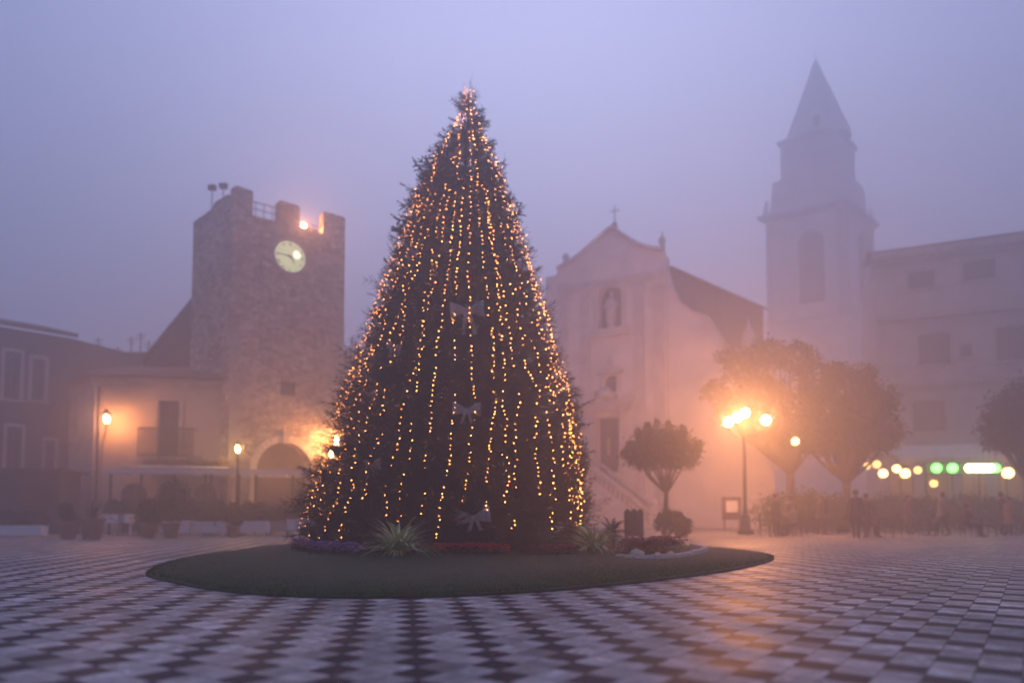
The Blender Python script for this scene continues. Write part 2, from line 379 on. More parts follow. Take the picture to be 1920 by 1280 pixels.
def needles(p0, p1, out, spacing, ln, wd, fan=.9):
    p0 = np.array(p0, float); p1 = np.array(p1, float); L = np.linalg.norm(p1 - p0); d = (p1 - p0) / L
    ref = np.array([0, 0, 1.0]) if abs(d[2]) < .9 else np.array([1.0, 0, 0])
    x = np.cross(d, ref); x /= np.linalg.norm(x); y = np.cross(d, x)
    k = max(3, int(L / spacing))
    for i in range(k):
        t = (i + random.random()) / k; q = p0 + (p1 - p0) * t; a = random.uniform(0, 2 * PI)
        r = x * math.cos(a) + y * math.sin(a)
        nd = d * random.uniform(.55, 1.0) + r * fan; nd /= np.linalg.norm(nd)
        s = np.cross(nd, r + d * .3); s /= (np.linalg.norm(s) + 1e-9)
        l = ln * random.uniform(.7, 1.2)
        out.append([q - s * wd, q + s * wd, q + nd * l])
    s = x * .006; out.append([p0 - s, p0 + s, p1]); s = y * .006; out.append([p0 - s, p0 + s, p1])
def bough(L, seed):                    # along +X, droop on Z
    random.seed(seed); out = []
    droop = lambda t: -.10 * L * t + .16 * L * t * t
    tip = 7
    pts = [(L * i / tip, 0, droop(i / tip)) for i in range(tip + 1)]
    for i in range(tip): needles(pts[i], pts[i + 1], out, .017, .055, .0046)
    for i in range(1, tip):
        for sgn in (-1, 1):
            if random.random() < .12: continue
            l = L * random.uniform(.28, .5) * (1 - .55 * i / tip); a = random.uniform(.6, 1.0) * sgn
            q = pts[i]; e = (q[0] + l * math.cos(a), l * math.sin(a), q[2] + l * random.uniform(-.2, .12))
            needles(q, e, out, .019, .052, .0046)
    return np.array(out)
temps = [bough(.78, 11 + i) for i in range(7)]
def widen(t, k):
    c = (t[:, 0:1] + t[:, 1:2]) / 2; t = t.copy(); t[:, 0:1] = c + (t[:, 0:1] - c) * k; t[:, 1:2] = c + (t[:, 1:2] - c) * k; return t
inner_t = [widen(t, 3.2) for t in temps]
def place_boughs(n, fr, rad, zlo, zhi, scale, tempsx, tfn):
    acc = []
    for _ in range(n):
        z, phi, p, az, pitch, s = tfn()
        t = random.choice(tempsx) * s; roll = random.uniform(-1, 1)
        m = Matrix.Rotation(az, 3, 'Z') @ Matrix.Rotation(-pitch, 3, 'Y') @ Matrix.Rotation(roll, 3, 'X')
        acc.append(t.reshape(-1, 3) @ np.array(m).T + np.array(p))
    return np.concatenate(acc)
random.seed(3)
cdf_z = np.linspace(0, 12.1, 400); wgt = TR(cdf_z) * (1 + .5 * (cdf_z < 2.2)) + .12; cdf = np.cumsum(wgt) / wgt.sum()
def outer():
    z = float(np.interp(random.random(), cdf, cdf_z)); R = float(TR(z)); phi = random.uniform(0, 2 * PI)
    if math.sin(phi) > .55 and random.random() < .5: phi = -phi      # denser on the side that faces the square
    s = random.uniform(.6, 1.15) * (.45 + .55 * min(1, R / 1.2))
    if random.random() < .07: s *= 1.3; R *= 1.05
    lump = 1 + .045 * math.sin(phi * 5 + z * 2.3) + .04 * math.sin(phi * 9 - z * 4.1)
    r = max(0, R * lump * (1 + random.gauss(0, .03)) - .55 * s * random.uniform(.6, 1.15))
    pitch = random.gauss(.12 + .65 * (z / 12) ** 1.5, .22)
    return z, phi, (TX(z) + r * math.cos(phi), TD + r * math.sin(phi), z), phi + random.gauss(0, .3), pitch, s
def inner():
    z = float(np.interp(random.random(), cdf, cdf_z)); R = float(TR(z)); phi = random.uniform(PI, 2 * PI) if random.random() < .6 else random.uniform(0, PI)
    r = R * random.uniform(.35, .72); s = random.uniform(.9, 1.5) * (.4 + .6 * min(1, R / 1.2))
    return z, phi, (TX(z) + r * math.cos(phi) * .9, TD + r * math.sin(phi) * .9, z), phi + random.gauss(0, .8), random.gauss(.1, .45), s
V = np.concatenate([place_boughs(4300, 0, 0, 0, 0, 0, temps, outer), place_boughs(3400, 0, 0, 0, 0, 0, inner_t, inner)])
top = []
for k in range(14):
    random.seed(100 + k); a = k * 2.4; needles((TX(11.6), TD, 11.55 + .04 * k), (TX(11.6) + .32 * math.cos(a) * (1 - k / 20), TD + .32 * math.sin(a), 11.95 + .035 * k), top, .012, .05, .0045)
needles((-1.15, TD, 11.9), (-1.12, TD, 12.55), top, .012, .05, .004, .6); needles((-1.12, TD, 12.5), (-1.05, TD, 12.78), top, .03, .02, .003, .4)
V = np.concatenate([V, np.array(top).reshape(-1, 3)])
raw("crown", V, np.arange(len(V)).reshape(-1, 3), M['fir'], fir)

# strings of lights
bulb_mb = MB(); bulb_mb.ball((0, 0, 0), .0060, 6, 4, 1.25)
bulb_proto = None
random.seed(21)
ords = ["first", "second", "third", "fourth", "fifth", "sixth", "seventh", "eighth", "ninth", "tenth", "eleventh", "twelfth", "thirteenth", "fourteenth", "fifteenth", "sixteenth",
        "seventeenth", "eighteenth", "nineteenth", "twentieth"]
NS = 28
phis = [math.radians(180 - 12 + (204) * i / (NS - 1)) for i in range(NS)]
for i, phi in enumerate(phis):
    phi += random.gauss(0, .025)
    if i < 14: lab = f"string of small warm bulbs hanging down the tree, {ords[i]} from its left edge"
    else: lab = f"string of small warm bulbs hanging down the tree, {ords[NS - 1 - i]} from its right edge"
    ztop = 12.5 - (random.uniform(0, .4) if i % 4 == 0 else random.uniform(.9, 3.6)); zbot = random.uniform(.35, 1.3)
    st = thing("light_string", (TX(ztop), TD, ztop), lab, "string lights", "strings of lights on the decorated tree")
    pts = []; z = ztop; w1, w2 = random.uniform(0, 6), random.uniform(0, 6); sp = random.choice([.112, .12, .13, .14])
    seg_gap = 0
    while z > zbot:
        R = float(TR(z)); f = phi + (.022 * math.sin(z * .9 + w1) + .008 * math.sin(z * 4.7 + w2)) * (1 if R > 1 else .6)
        r = R * (1.0 + .02 * math.sin(z * 3 + w2)) + random.gauss(.19, .04) * min(1, .35 + R)
        pts.append(Vector((TX(z) + r * math.cos(f) + random.gauss(0, .013), TD + r * math.sin(f) + random.gauss(0, .02), z)))
        z -= sp * random.uniform(.5, 1.45)
    if i in (2, 24):
        for k in range(7):
            R = float(TR(zbot)); f = phi + .045 * (k + 1); pts.append(Vector((TX(zbot) + R * math.cos(f), TD + R * math.sin(f), zbot - .12 * math.sin(k * .6))))
    cb = MB(); cb.path(pts, [.0035] * len(pts), 4); cb.build("cable", M['cable'], st)
    dark_run = 0
    for q in pts:
        if dark_run > 0: dark_run -= 1; continue
        if random.random() < .035: dark_run = random.randint(1, 4)
        if random.random() < .08: continue
        if bulb_proto is None:
            b = bulb_mb.build("bulb", M['bulb'], st); bulb_proto = b
        else:
            b = bulb_proto.copy(); C.objects.link(b)
        b.parent = st; b.matrix_parent_inverse = st.matrix_basis.inverted(); b.location = q
        s = random.uniform(.75, 1.3) * (1.12 + .24 * (q.x + 1.5) / 3); b.scale = (s, s, s)

# ribbon bows
def bow(px, py, tail, size, label, tilt=0):
    c0 = at(px, py, TD); z = c0.z; R = float(TR(z)); dx = c0.x - float(TX(z))
    ang = math.asin(max(-.97, min(.97, dx / R))); nrm = Vector((math.sin(ang), -math.cos(ang), 0))
    c = Vector((TX(z), TD, z)) + nrm * (R + .12); c.x = at(px, py, c.y).x
    F = thing("ribbon_bow", c, label, "bow", "sheer ribbon bows on the decorated tree", ang)
    u = Vector((math.cos(ang), math.sin(ang), 0)); up = Vector((0, 0, 1))
    u2 = (u * math.cos(tilt) + up * math.sin(tilt)); v2 = (up * math.cos(tilt) - u * math.sin(tilt))
    for sgn in (-1, 1):
        mb = MB(); rows = 9; cols = 6; vs = []
        for i in range(rows + 1):
            t = i / rows
            half = (.035 + .16 * t ** .8) * size; puff = .10 * math.sin(PI * t) * size
            for j in range(cols + 1):
                w = j / cols * 2 - 1
                vs.append(c + u2 * (sgn * .39 * t * size) + v2 * (w * half + .05 * t * size) + nrm * (puff * (1 - .5 * w * w) + .018 * math.sin(w * 9 + t * 3)))
        fs = [(i * (cols + 1) + j, i * (cols + 1) + j + 1, (i + 1) * (cols + 1) + j + 1, (i + 1) * (cols + 1) + j) for i in range(rows) for j in range(cols)]
        mb.add(vs, fs); mb.build("loop", M['ribbon'], F, True)
    kn = MB(); kn.ball(c + nrm * .03, .05 * size, 8, 6, 1.2); kn.build("knot", M['ribbon'], F, True)
    for sgn in (-1, 1):
        mb = MB(); vs = []
        for i in range(7):
            t = i / 6; q = c + v2 * (-tail * size * t) + u2 * (sgn * (.03 + .11 * t) * size) + nrm * (.03 + .03 * math.sin(t * 5))
            vs += [q - u2 * .045 * size, q + u2 * .045 * size]
        mb.add(vs, [(2 * i, 2 * i + 1, 2 * i + 3, 2 * i + 2) for i in range(6)]); mb.build("tail", M['ribbon'], F, True)
bow(849, 314, .3, .85, "sheer ribbon bow nearest the top of the decorated tree")
bow(772, 503, .5, .75, "sheer ribbon bow high on the left side of the decorated tree", -.3)
bow(967, 520, .5, .7, "sheer ribbon bow high on the right side of the decorated tree", .1)
bow(876, 630, .55, 1.0, "wide ribbon bow with long tails halfway up the middle of the tree", .08)
bow(738, 683, .5, .7, "ribbon bow halfway up the left side of the tree", -.5)
bow(875, 800, .35, .8, "small ribbon bow below the long tailed bow, on the lower middle of the tree")
bow(698, 884, .3, .75, "ribbon bow on the lower left of the tree above the purple flowers")
bow(888, 968, .3, .95, "lowest ribbon bow, above the red flowers at the foot of the tree", .12)

# ------------------------------------------------------------------ planting on the lawn
def blade_clump(name, px, py, d, label, nbl, length, mat_, width=.024):
    c = gx(px, d); c.z = .10
    T = thing(name, c, label, "plant"); mb = MB(); random.seed(int(px))
    for k in range(nbl):
        a = random.uniform(0, 2 * PI); up = random.uniform(.6, 1.5); L = length * random.uniform(.6, 1.15)
        d0 = Vector((math.cos(a), math.sin(a), 0)); side = Vector((-math.sin(a), math.cos(a), 0)); p = c + d0 * random.uniform(0, .07)
        el = up; vs = []; steps = 8
        for i in range(steps + 1):
            t = i / steps; w = width * (1 - t ** 2.2) * (.6 + .8 * t if t < .4 else 1)
            vs += [p - side * w, p + side * w]
            p = p + (d0 * math.cos(el) + Vector((0, 0, math.sin(el)))) * (L / steps); el -= random.uniform(.10, .24)
            p.z = max(p.z, .09)
        mb.add(vs, [(2 * i, 2 * i + 1, 2 * i + 3, 2 * i + 2) for i in range(steps)])
    mb.build("leaves", mat_, T, True); return T
mstripe = foliage_mat("striped_leaves", (.40, .42, .13), (.80, .78, .40))
blade_clump("striped_grass", 748, 1050, 14.3, "arching clump of pale striped grass at the left foot of the tree", 230, 1.0, mstripe)
blade_clump("striped_grass", 1112, 1045, 15.6, "smaller pale striped grass clump to the right of the tree", 190, .9, mstripe)
def frond_palm(px, d, label, n, L, h, m, name="fan_palm"):
    c = gx(px, d); c.z = .05; T = thing(name, c, label, "plant"); mb = MB(); random.seed(int(px * 3))
    for k in range(n):
        a = random.uniform(0, 2 * PI); el = random.uniform(.1, 1.4); d0 = Vector((math.cos(a), math.sin(a), 0)); p = c + Vector((0, 0, h)); ll = L * random.uniform(.7, 1.1)
        side = Vector((-math.sin(a), math.cos(a), 0))
        for i in range(9):
            q = p + (d0 * math.cos(el) + Vector((0, 0, math.sin(el)))) * (ll / 9); el -= .14
            for sg in (-1, 1):
                tip = q + side * sg * .16 * L * (1 - i / 11) + (q - p) * 1.2 - Vector((0, 0, .02)); mb.add([p, q, tip], [(0, 1, 2)])
            mb.add([p - side * .008, p + side * .008, q + side * .006, q - side * .006], [(0, 1, 2, 3)]); p = q
    mb.build("fronds", m, T)
    t = MB(); t.lathe(c, [(.09, 0), (.1, h * .5), (.07, h)], 9); t.build("trunk", M['bark'], T); return T
frond_palm(1146, 17.2, "dark spiky cycad beside the striped grass right of the tree", 46, .62, .35, M['leaf'], "cycad")

def flower_patch(name, pts, n, h, cols, label, spread=(.3, .2)):
    mats = foliage_mat(name + "_petals", cols[0], cols[1], .6)
    mats.name = name + "_petals"
    n_ = n * 7; V = np.zeros((n_, 4, 3)); k = 0
    for i in range(n):
        a, b, w = pts[random.randrange(len(pts))] if isinstance(pts[0], tuple) and len(pts[0]) == 3 else (None, None, None)
        t = random.random(); q = a + (b - a) * t; x = q.x + random.uniform(-w, w) * .4; y = q.y + random.uniform(-w, w); z = .09 + h * random.uniform(.35, 1)
        for j in range(7):
            ph = j * .9 + random.random(); r = .046 * random.uniform(.7, 1.3); tl = random.uniform(.0, .03)
            d0 = np.array([math.cos(ph), math.sin(ph), 0]); s0 = np.array([-math.sin(ph), math.cos(ph), 0]) * r * .5; c0 = np.array([x, y, z])
            V[k] = [c0, c0 + d0 * r * .6 + s0 + [0, 0, tl], c0 + d0 * r * 1.3, c0 + d0 * r * .6 - s0 + [0, 0, tl]]; k += 1
    o = raw(name, V.reshape(-1, 3), np.arange(n_ * 4).reshape(-1, 4), mats)
    return tag(o, label, "flowers", kind="stuff")
def leafy_base(pts, n, h, label):
    n_ = n; V = np.zeros((n_, 3, 3))
    for i in range(n):
        a, b, w = random.choice(pts); q = a + (b - a) * random.random(); x = q.x + random.uniform(-w, w) * .5; y = q.y + random.uniform(-w, w); z = .06 + h * random.random() ** .7
        ph = random.uniform(0, 2 * PI); r = random.uniform(.03, .06); e = random.uniform(-.5, .9)
        d0 = np.array([math.cos(ph) * math.cos(e), math.sin(ph) * math.cos(e), math.sin(e)]); s0 = np.array([-math.sin(ph), math.cos(ph), 0]) * r * .45; c0 = np.array([x, y, z])
        V[i] = [c0 - s0, c0 + s0, c0 + d0 * r]
    return tag(raw("bedding_leaves", V.reshape(-1, 3), np.arange(n_ * 3).reshape(-1, 3), M['leaf']), label, "leaves", kind="stuff")
G = lambda px, py: Vector((gnd(px, py).x, gnd(px, py).y, 0))
random.seed(5)
red = [(G(812, 1047), G(945, 1049), .35)]
flower_patch("red_flowers", red, 420, .24, ((.55, .012, .03), (.85, .03, .06)), "band of red flowers along the foot of the decorated tree")
leafy_base(red, 2600, .2, "dark leaves under the band of red flowers")
pur = [(G(588, 1046), G(676, 1050), .3), (G(552, 1036), G(585, 1042), .25)]
flower_patch("purple_flowers", pur, 260, .26, ((.22, .07, .26), (.50, .25, .55)), "purple flowers at the left foot of the decorated tree")
leafy_base(pur, 2200, .2, "dark leaves under the purple flowers left of the tree")
wine = [(G(985, 1050), G(1075, 1046), .35)]
flower_patch("wine_flowers", wine, 220, .2, ((.10, .008, .03), (.2, .02, .05)), "dark wine red flowers at the right foot of the tree")
leafy_base(wine, 1800, .18, "dark leaves under the wine red flowers")
bedp = [(G(1175, 1046), G(1268, 1040), .55)]
flower_patch("crimson_flowers", bedp, 330, .34, ((.14, .012, .05), (.30, .03, .09)), "crimson flowers in the small stone edged bed on the right of the lawn")
leafy_base(bedp, 3000, .3, "dark leaves in the small stone edged bed")
# stone edging of that bed: a curved run of pale blocks
ed = MB(); A = [G(1160, 1052), G(1190, 1056), G(1225, 1056), G(1262, 1053), G(1296, 1047), G(1318, 1041), G(1322, 1036), G(1300, 1031)]
for p, q in zip(A[:-1], A[1:]):
    k = 3
    for j in range(k):
        a_ = p + (q - p) * (j / k + .01); b_ = p + (q - p) * ((j + 1) / k - .01); dd = (b_ - a_); nn = Vector((-dd.y, dd.x, 0)).normalized() * .075
        z1 = .15 + random.uniform(0, .02)
        ed.hexa([a_ - nn + Vector((0, 0, .03)), b_ - nn + Vector((0, 0, .03)), b_ + nn + Vector((0, 0, .03)), a_ + nn + Vector((0, 0, .03)), a_ - nn * .8 + Vector((0, 0, z1)), b_ - nn * .8 + Vector((0, 0, z1)), b_ + nn * .8 + Vector((0, 0, z1)), a_ + nn * .8 + Vector((0, 0, z1))])
tag(ed.build("stone_edging", mat("pale_edging_stone", (.55, .45, .38), .8, noise=.15, scale=6, bump=.3)), "curved edging of pale stones round the small flower bed on the lawn", "edging")
def rock(px, py, r, label):
    c = G(px, py); bm = bmesh.new(); bmesh.ops.create_icosphere(bm, subdivisions=3, radius=r)
    for v in bm.verts:
        k = 1 + .22 * math.sin(v.co.x * 19 + px) * math.cos(v.co.y * 23) + .1 * math.sin(v.co.z * 41); v.co *= k; v.co.z = max(v.co.z, -.5 * r)
    me = bpy.data.meshes.new("rock"); bm.to_mesh(me); bm.free(); me.materials.append(M['rock']); o = bpy.data.objects.new("rock", me); C.objects.link(o); o.location = (c.x, c.y, .08 + r * .5)
    tag(o, label, "rock", "pale rocks in the small flower bed")
M['rock'] = mat("pale_rock", (.5, .42, .28), .85, noise=.2, scale=8, bump=.4)
rock(1197, 1054, .13, "largest pale yellowish rock at the left front of the small flower bed")
rock(1232, 1053, .07, "small pale rock in the middle front of the small flower bed")
rock(1256, 1050, .08, "small pale rock at the right front of the small flower bed")
# dark notice board beyond the lawn
c = gx(1189, 22.8); T = thing("notice_board", c, "dark board with a scalloped top standing behind the cycad", "notice board")
F = Frame((c.x - .31, c.y), (c.x + .31, c.y)); mb = MB()
pts = [F.p(0, 0, .2)] + [F.p(.62, 0, .2)] + [F.p(.62 - .62 * k / 18, 0, .98 + .10 * abs(math.sin(k / 18 * PI * 3))) for k in range(19)]
mb.extrude(pts, (0, .06, 0)); mb.build("panel", M['wood'], T)
for sx in (.06, .56):
    l = MB(); l.fbox(F, sx - .025, sx + .025, -.055, -.005, 0, .2); l.build("leg", M['iron'], T)

# ------------------------------------------------------------------ walls with real openings
def holed_wall(mb, F, s0, s1, z0, z1, holes, t=0, depth=.35):
    """holes: (a0,a1,b0,b1,arch) - a front skin with reveals; arch = fill the corners above the spring line"""
    S = sorted({s0, s1, *[x for h in holes for x in h[:2]]}); Z = sorted({z0, z1, *[x for h in holes for x in h[2:4]]})
    S = [x for x in S if s0 - 1e-6 <= x <= s1 + 1e-6]; Z = [x for x in Z if z0 - 1e-6 <= x <= z1 + 1e-6]
    for i in range(len(S) - 1):
        for j in range(len(Z) - 1):
            a, b = (S[i] + S[i + 1]) / 2, (Z[j] + Z[j + 1]) / 2
            if any(h[0] < a < h[1] and h[2] < b < h[3] for h in holes): continue
            mb.quad(F.p(S[i], t, Z[j]), F.p(S[i + 1], t, Z[j]), F.p(S[i + 1], t, Z[j + 1]), F.p(S[i], t, Z[j + 1]))
    for h in holes:
        a0, a1, b0, b1 = h[:4]; arch = len(h) > 4 and h[4]
        prof = [(a0, b0), (a1, b0)]
        if arch:
            r = (a1 - a0) / 2; cxx = (a0 + a1) / 2; sp = b1 - r; n = 14
            arc = [(cxx + r * math.cos(PI * k / n), sp + r * math.sin(PI * k / n)) for k in range(n + 1)]
            prof += arc
            for k in range(n):
                cxn = a1 if k < n / 2 else a0
                (xa, za), (xb, zb) = arc[k], arc[k + 1]
                mb.add([F.p(xa, t, za), F.p(xb, t, zb), F.p(cxn, t, b1)], [(0, 1, 2)])
        else: prof += [(a1, b1), (a0, b1)]
        for k in range(len(prof)):
            (xa, za), (xb, zb) = prof[k], prof[(k + 1) % len(prof)]
            if abs(xa - xb) + abs(za - zb) < 1e-6: continue
            mb.quad(F.p(xa, t, za), F.p(xb, t, zb), F.p(xb, t - depth, zb), F.p(xa, t - depth, za))
def pane_at(F, h, parent, m, name="pane", t=-.3, kind=0):
    mb = MB(); a0, a1, b0, b1 = h[:4]; mb.fbox(F, a0 - .05, a1 + .05, t - .04, t, b0 - .05, b1 + .05); return mb.build(name, m, parent)
def window(F, h, parent, frame_m, glass_m, name="window", t=-.2, mull=True, surround=None, sill=True):
    a0, a1, b0, b1 = h[:4]; fr = MB(); w = .07
    fr.fbox(F, a0, a0 + w, t - .06, t, b0, b1); fr.fbox(F, a1 - w, a1, t - .06, t, b0, b1)
    fr.fbox(F, a0 + w, a1 - w, t - .06, t, b0, b0 + w); fr.fbox(F, a0 + w, a1 - w, t - .06, t, b1 - w, b1)
    if mull:
        mid = (a0 + a1) / 2; fr.fbox(F, mid - .035, mid + .035, t - .06, t, b0 + w, b1 - w)
        q = b0 + (b1 - b0) * .62; fr.fbox(F, a0 + w, mid - .035, t - .055, t - .005, q - .025, q + .025); fr.fbox(F, mid + .035, a1 - w, t - .055, t - .005, q - .025, q + .025)
    o = fr.build(name, frame_m, parent)
    pn = MB(); pn.fbox(F, a0 - .02, a1 + .02, t - .12, t - .08, b0 - .02, b1 + .02); pn.build("pane", glass_m, o)
    if surround:
        sm = MB(); e = .16
        sm.fbox(F, a0 - e, a0 - .004, 0, .06, b0 - .1, b1 + e); sm.fbox(F, a1 + .004, a1 + e, 0, .06, b0 - .1, b1 + e); sm.fbox(F, a0, a1, 0, .055, b1 + .004, b1 + e + .03)
        if sill: sm.fbox(F, a0 - e - .1, a1 + e + .1, 0, .16, b0 - .22, b0 - .104)
        sm.build("surround", surround, o)
    return o

# ------------------------------------------------------------------ clock tower
cA = gx(425, 34.0); cB = gx(640, 37.7); cC = gx(349, 36.6)
FT = Frame(cA, cB); FS = Frame(cC, cA)
back = cB + (cC - cA)
TW = thing("clock_tower", cA, "square rubble stone clock tower with battlements and an arched gateway", "clock tower")
ztop = 15.7; zm = 16.95
def hs(px0, px1, py0, py1, F=FT, arch=False):
    a0, za = F.hit(px0, (py0 + py1) / 2); a1, zb = F.hit(px1, (py0 + py1) / 2); mx_ = (px0 + px1) / 2
    return (a0, a1, max(0, F.hit(mx_, py1)[1]), F.hit(mx_, py0)[1], arch)
gate = hs(480, 584, 829, 1010, arch=True); gate = (gate[0], gate[1], 0, gate[3], True)
win = hs(526, 555, 713, 741)
slots = [hs(590, 592.5, 505, 530), hs(591, 594, 628, 655), hs(487, 490, 485, 510), hs(488, 491, 628, 650)]
mb = MB(); holed_wall(mb, FT, 0, FT.w, 0, ztop, [gate, win] + slots, depth=.9)
sslot = [hs(378, 380, 580, 612, FS), hs(381, 383, 500, 518, FS)]
holed_wall(mb, FS, 0, FS.w, 0, ztop, sslot, depth=.6)
FB = Frame(cB, back); holed_wall(mb, FB, 0, FB.w, 0, ztop, []); FBk = Frame(back, cC); holed_wall(mb, FBk, 0, FBk.w, 0, ztop, [])
# parapet tops, inner faces and merlons
mb.hexa([cA + Vector((0, 0, 14.6)), cB + Vector((0, 0, 14.6)), back + Vector((0, 0, 14.6)), cC + Vector((0, 0, 14.6)), cA + Vector((0, 0, 14.7)), cB + Vector((0, 0, 14.7)), back + Vector((0, 0, 14.7)), cC + Vector((0, 0, 14.7))])
for F_ in (FT, FS, FB, FBk): mb.fbox(F_, .01, F_.w - .01, -.5, -.003, 14.72, ztop)
def S1(px, py=400): return FT.hit(px, py)[0]
mer = [(0, S1(474), zm), (S1(522), S1(562), zm - .12), (S1(606), FT.w, zm - .05)]
def merlon(F_, a, b, z):
    prof = [F_.p(a, 0, ztop + .002), F_.p(b, 0, ztop + .002), F_.p(b, 0, z - .08), F_.p(b - .1, 0, z), F_.p(a + .12, 0, z + .03), F_.p(a, 0, z - .05)]
    mb.extrude(prof, F_.n * -.5)
for a, b, z in mer: merlon(FT, a, b, z)
w_ = FS.w
prof = [FS.p(0, 0, ztop + .002), FS.p(w_ - .55, 0, ztop + .002), FS.p(w_ - .55, 0, zm - .3), FS.p(w_ * .55, 0, zm - .32), FS.p(w_ * .45, 0, zm - .62), FS.p(0, 0, zm - .75)]
mb.extrude(prof, FS.n * -.5)
for F_, n_ in ((FBk, 3), (FB, 2)):
    for k in range(n_): merlon(F_, F_.w * (k + .2) / n_, F_.w * (k + .7) / n_, zm - .1)
mb.build("wall", M['tower'], TW)
# quoins on the right edge and corner, pale blocks
random.seed(8)
for F_, sgn in ((FT, 1), (FT, 0)):
    z = .1; qn = MB()
    while z < 10.8 if sgn else z < 9.6:
        hgt = random.uniform(.22, .34); l = random.uniform(.3, .75)
        if sgn: qn.fbox(F_, F_.w - l, F_.w + .02, -.2, .022, z, z + hgt - .03)
        else: qn.fbox(F_, -.02, l, -.2, .022, z, z + hgt - .03)
        z += hgt
    qn.build("quoins", M['stone'], TW)
# arch surround
ar = MB(); a0, a1, b0, b1 = gate[:4]; r = (a1 - a0) / 2; cxx = (a0 + a1) / 2; sp = b1 - r; wd = .36; n = 17
for k in range(n):
    t0, t1 = PI * (k + .03) / n, PI * (k + .97) / n
    P4 = [(r * math.cos(t0), r * math.sin(t0)), ((r + wd) * math.cos(t0), (r + wd) * math.sin(t0)), ((r + wd) * math.cos(t1), (r + wd) * math.sin(t1)), (r * math.cos(t1), r * math.sin(t1))]
    ar.extrude([FT.p(cxx + x, .07, sp + z) for x, z in P4], FT.n * -.3)
for k in range(6):
    z0 = sp * k / 6; z1 = sp * (k + 1) / 6 - .02
    ar.fbox(FT, a0 - wd, a0, -.2, .07, z0, z1); ar.fbox(FT, a1, a1 + wd, -.2, .07, z0, z1)
ar.build("arch_surround", mat("pale_arch_stone", (.5, .43, .38), .8, noise=.15, scale=3, bump=.2), TW)
key = MB(); key.fbox(FT, cxx - .16, cxx + .16, .075, .14, b1 - .08, b1 + .55); key.build("keystone", M['stone'], TW)
gt = MB(); gt.fbox(FT, a0 - .05, a1 + .05, -.84, -.76, 0, b1 + .05)
gt.build("gate", M['wood'], TW)
pane_at(FT, win, TW, M['glass'], "window", -.35)
rv = MB()
for h in slots: rv.fbox(FT, h[0] - .05, h[1] + .05, -.7, -.6, h[2], h[3])
rv.build("slit_backing", M['glass'], TW)
# small steps / coping rail between first merlons
rl = MB(); sa, sb = S1(474), S1(522)
for z in (16.15, 16.5): rl.tube(FT.p(sa, -.25, z), FT.p(sb, -.25, z), .025, n=6)
for k in range(3): rl.tube(FT.p(sa + (sb - sa) * (k + .5) / 3, -.25, ztop), FT.p(sa + (sb - sa) * (k + .5) / 3, -.25, 16.55), .022, n=6)
rl.build("railing", M['iron'], TW)
rl = MB(); sa, sb = S1(562), S1(606)
for z in (16.1,): rl.tube(FT.p(sa, -.25, z), FT.p(sb, -.25, z), .025, n=6)
rl.build("railing", M['iron'], TW)
# clock
cs, cz = FT.hit(543, 482); cr_ = .80
def disc(F, s, z, r, t0, t1, n=40):
    m = MB(); m.extrude([F.p(s + r * math.cos(2 * PI * k / n), t1, z + r * math.sin(2 * PI * k / n)) for k in range(n)], F.n * (t0 - t1)); return m
rim = MB()
for k in range(40):
    t0, t1 = 2 * PI * k / 40, 2 * PI * (k + 1) / 40
    rim.extrude([FT.p(cs + q * math.cos(t), .13, cz + q * math.sin(t)) for q, t in ((cr_, t0), (cr_ + .13, t0), (cr_ + .13, t1), (cr_, t1))], FT.n * -.13)
ck = rim.build("clock", M['stone'], TW)
mface = glow("clock_glass", (.78, .80, .46), .22, False)
disc(FT, cs, cz, cr_, .003, .05).build("clock_face", mface, ck)
disc(FT, cs + .36, cz + .18, .2, .0505, .056, 20).build('bright_spot', glow('clock_bright_spot', (1.0, .95, .62), .62, False), ck)  # glowing disc laid on the clock glass to paint a bright spot of light
nm = MB()
for k in range(12):
    t = PI / 2 - k * PI / 6; n_ = [3, 1, 2, 3, 2, 1, 2, 3, 4, 2, 1, 2][k]; e = Vector((math.cos(t), math.sin(t)))
    for j in range(n_):
        o_ = (j - (n_ - 1) / 2) * .055; pq = []
        for rr, oo in ((cr_ * .72, -.014), (cr_ * .72, .014), (cr_ * .92, .014), (cr_ * .92, -.014)):
            x = e.x * rr - e.y * (o_ + oo); z = e.y * rr + e.x * (o_ + oo); pq.append(FT.p(cs + x, .06, cz + z))
        nm.extrude(pq, FT.n * -.008)
nm.build("hour_marks", M['iron'], ck)
def hand(ang, L, w):
    e = Vector((math.cos(ang), math.sin(ang))); m = MB()
    pq = [FT.p(cs + e.x * a - e.y * b, .085, cz + e.y * a + e.x * b) for a, b in ((-.12, -w), (L, -w * .35), (L, w * .35), (-.12, w))]
    m.extrude(pq, FT.n * -.015); m.build("clock_hand", M['iron'], ck)
hand(PI - .12, cr_ * .85, .035); hand(-.95, cr_ * .55, .045)
# roof floodlights
for px_, py_ in ((398, 352), (419, 349)):
    q = at(px_, py_, 36.0); fl = MB(); fl.box(q.x - .2, q.x + .2, q.y - .1, q.y + .1, q.z - .13, q.z + .13)
    fl.tube((q.x, q.y, q.z - .13), (q.x, q.y, 14.7), .03, n=6); fl.build("floodlight", M['iron'], TW)
# the lit lamp low behind the battlements
q = FT.p(S1(573), -.22, 15.95)
lh = MB(); lh.tube(q - Vector((0, 0, .24)), q - Vector((0, 0, .1)), .05); o_ = lh.build("roof_lamp", M['iron'], TW)
lb = MB(); lb.ball(q, .11, 10, 6); lb.build("lamp_glass", M['lamp_mid'], o_)
lv = Vector((q.x, q.y, q.z))

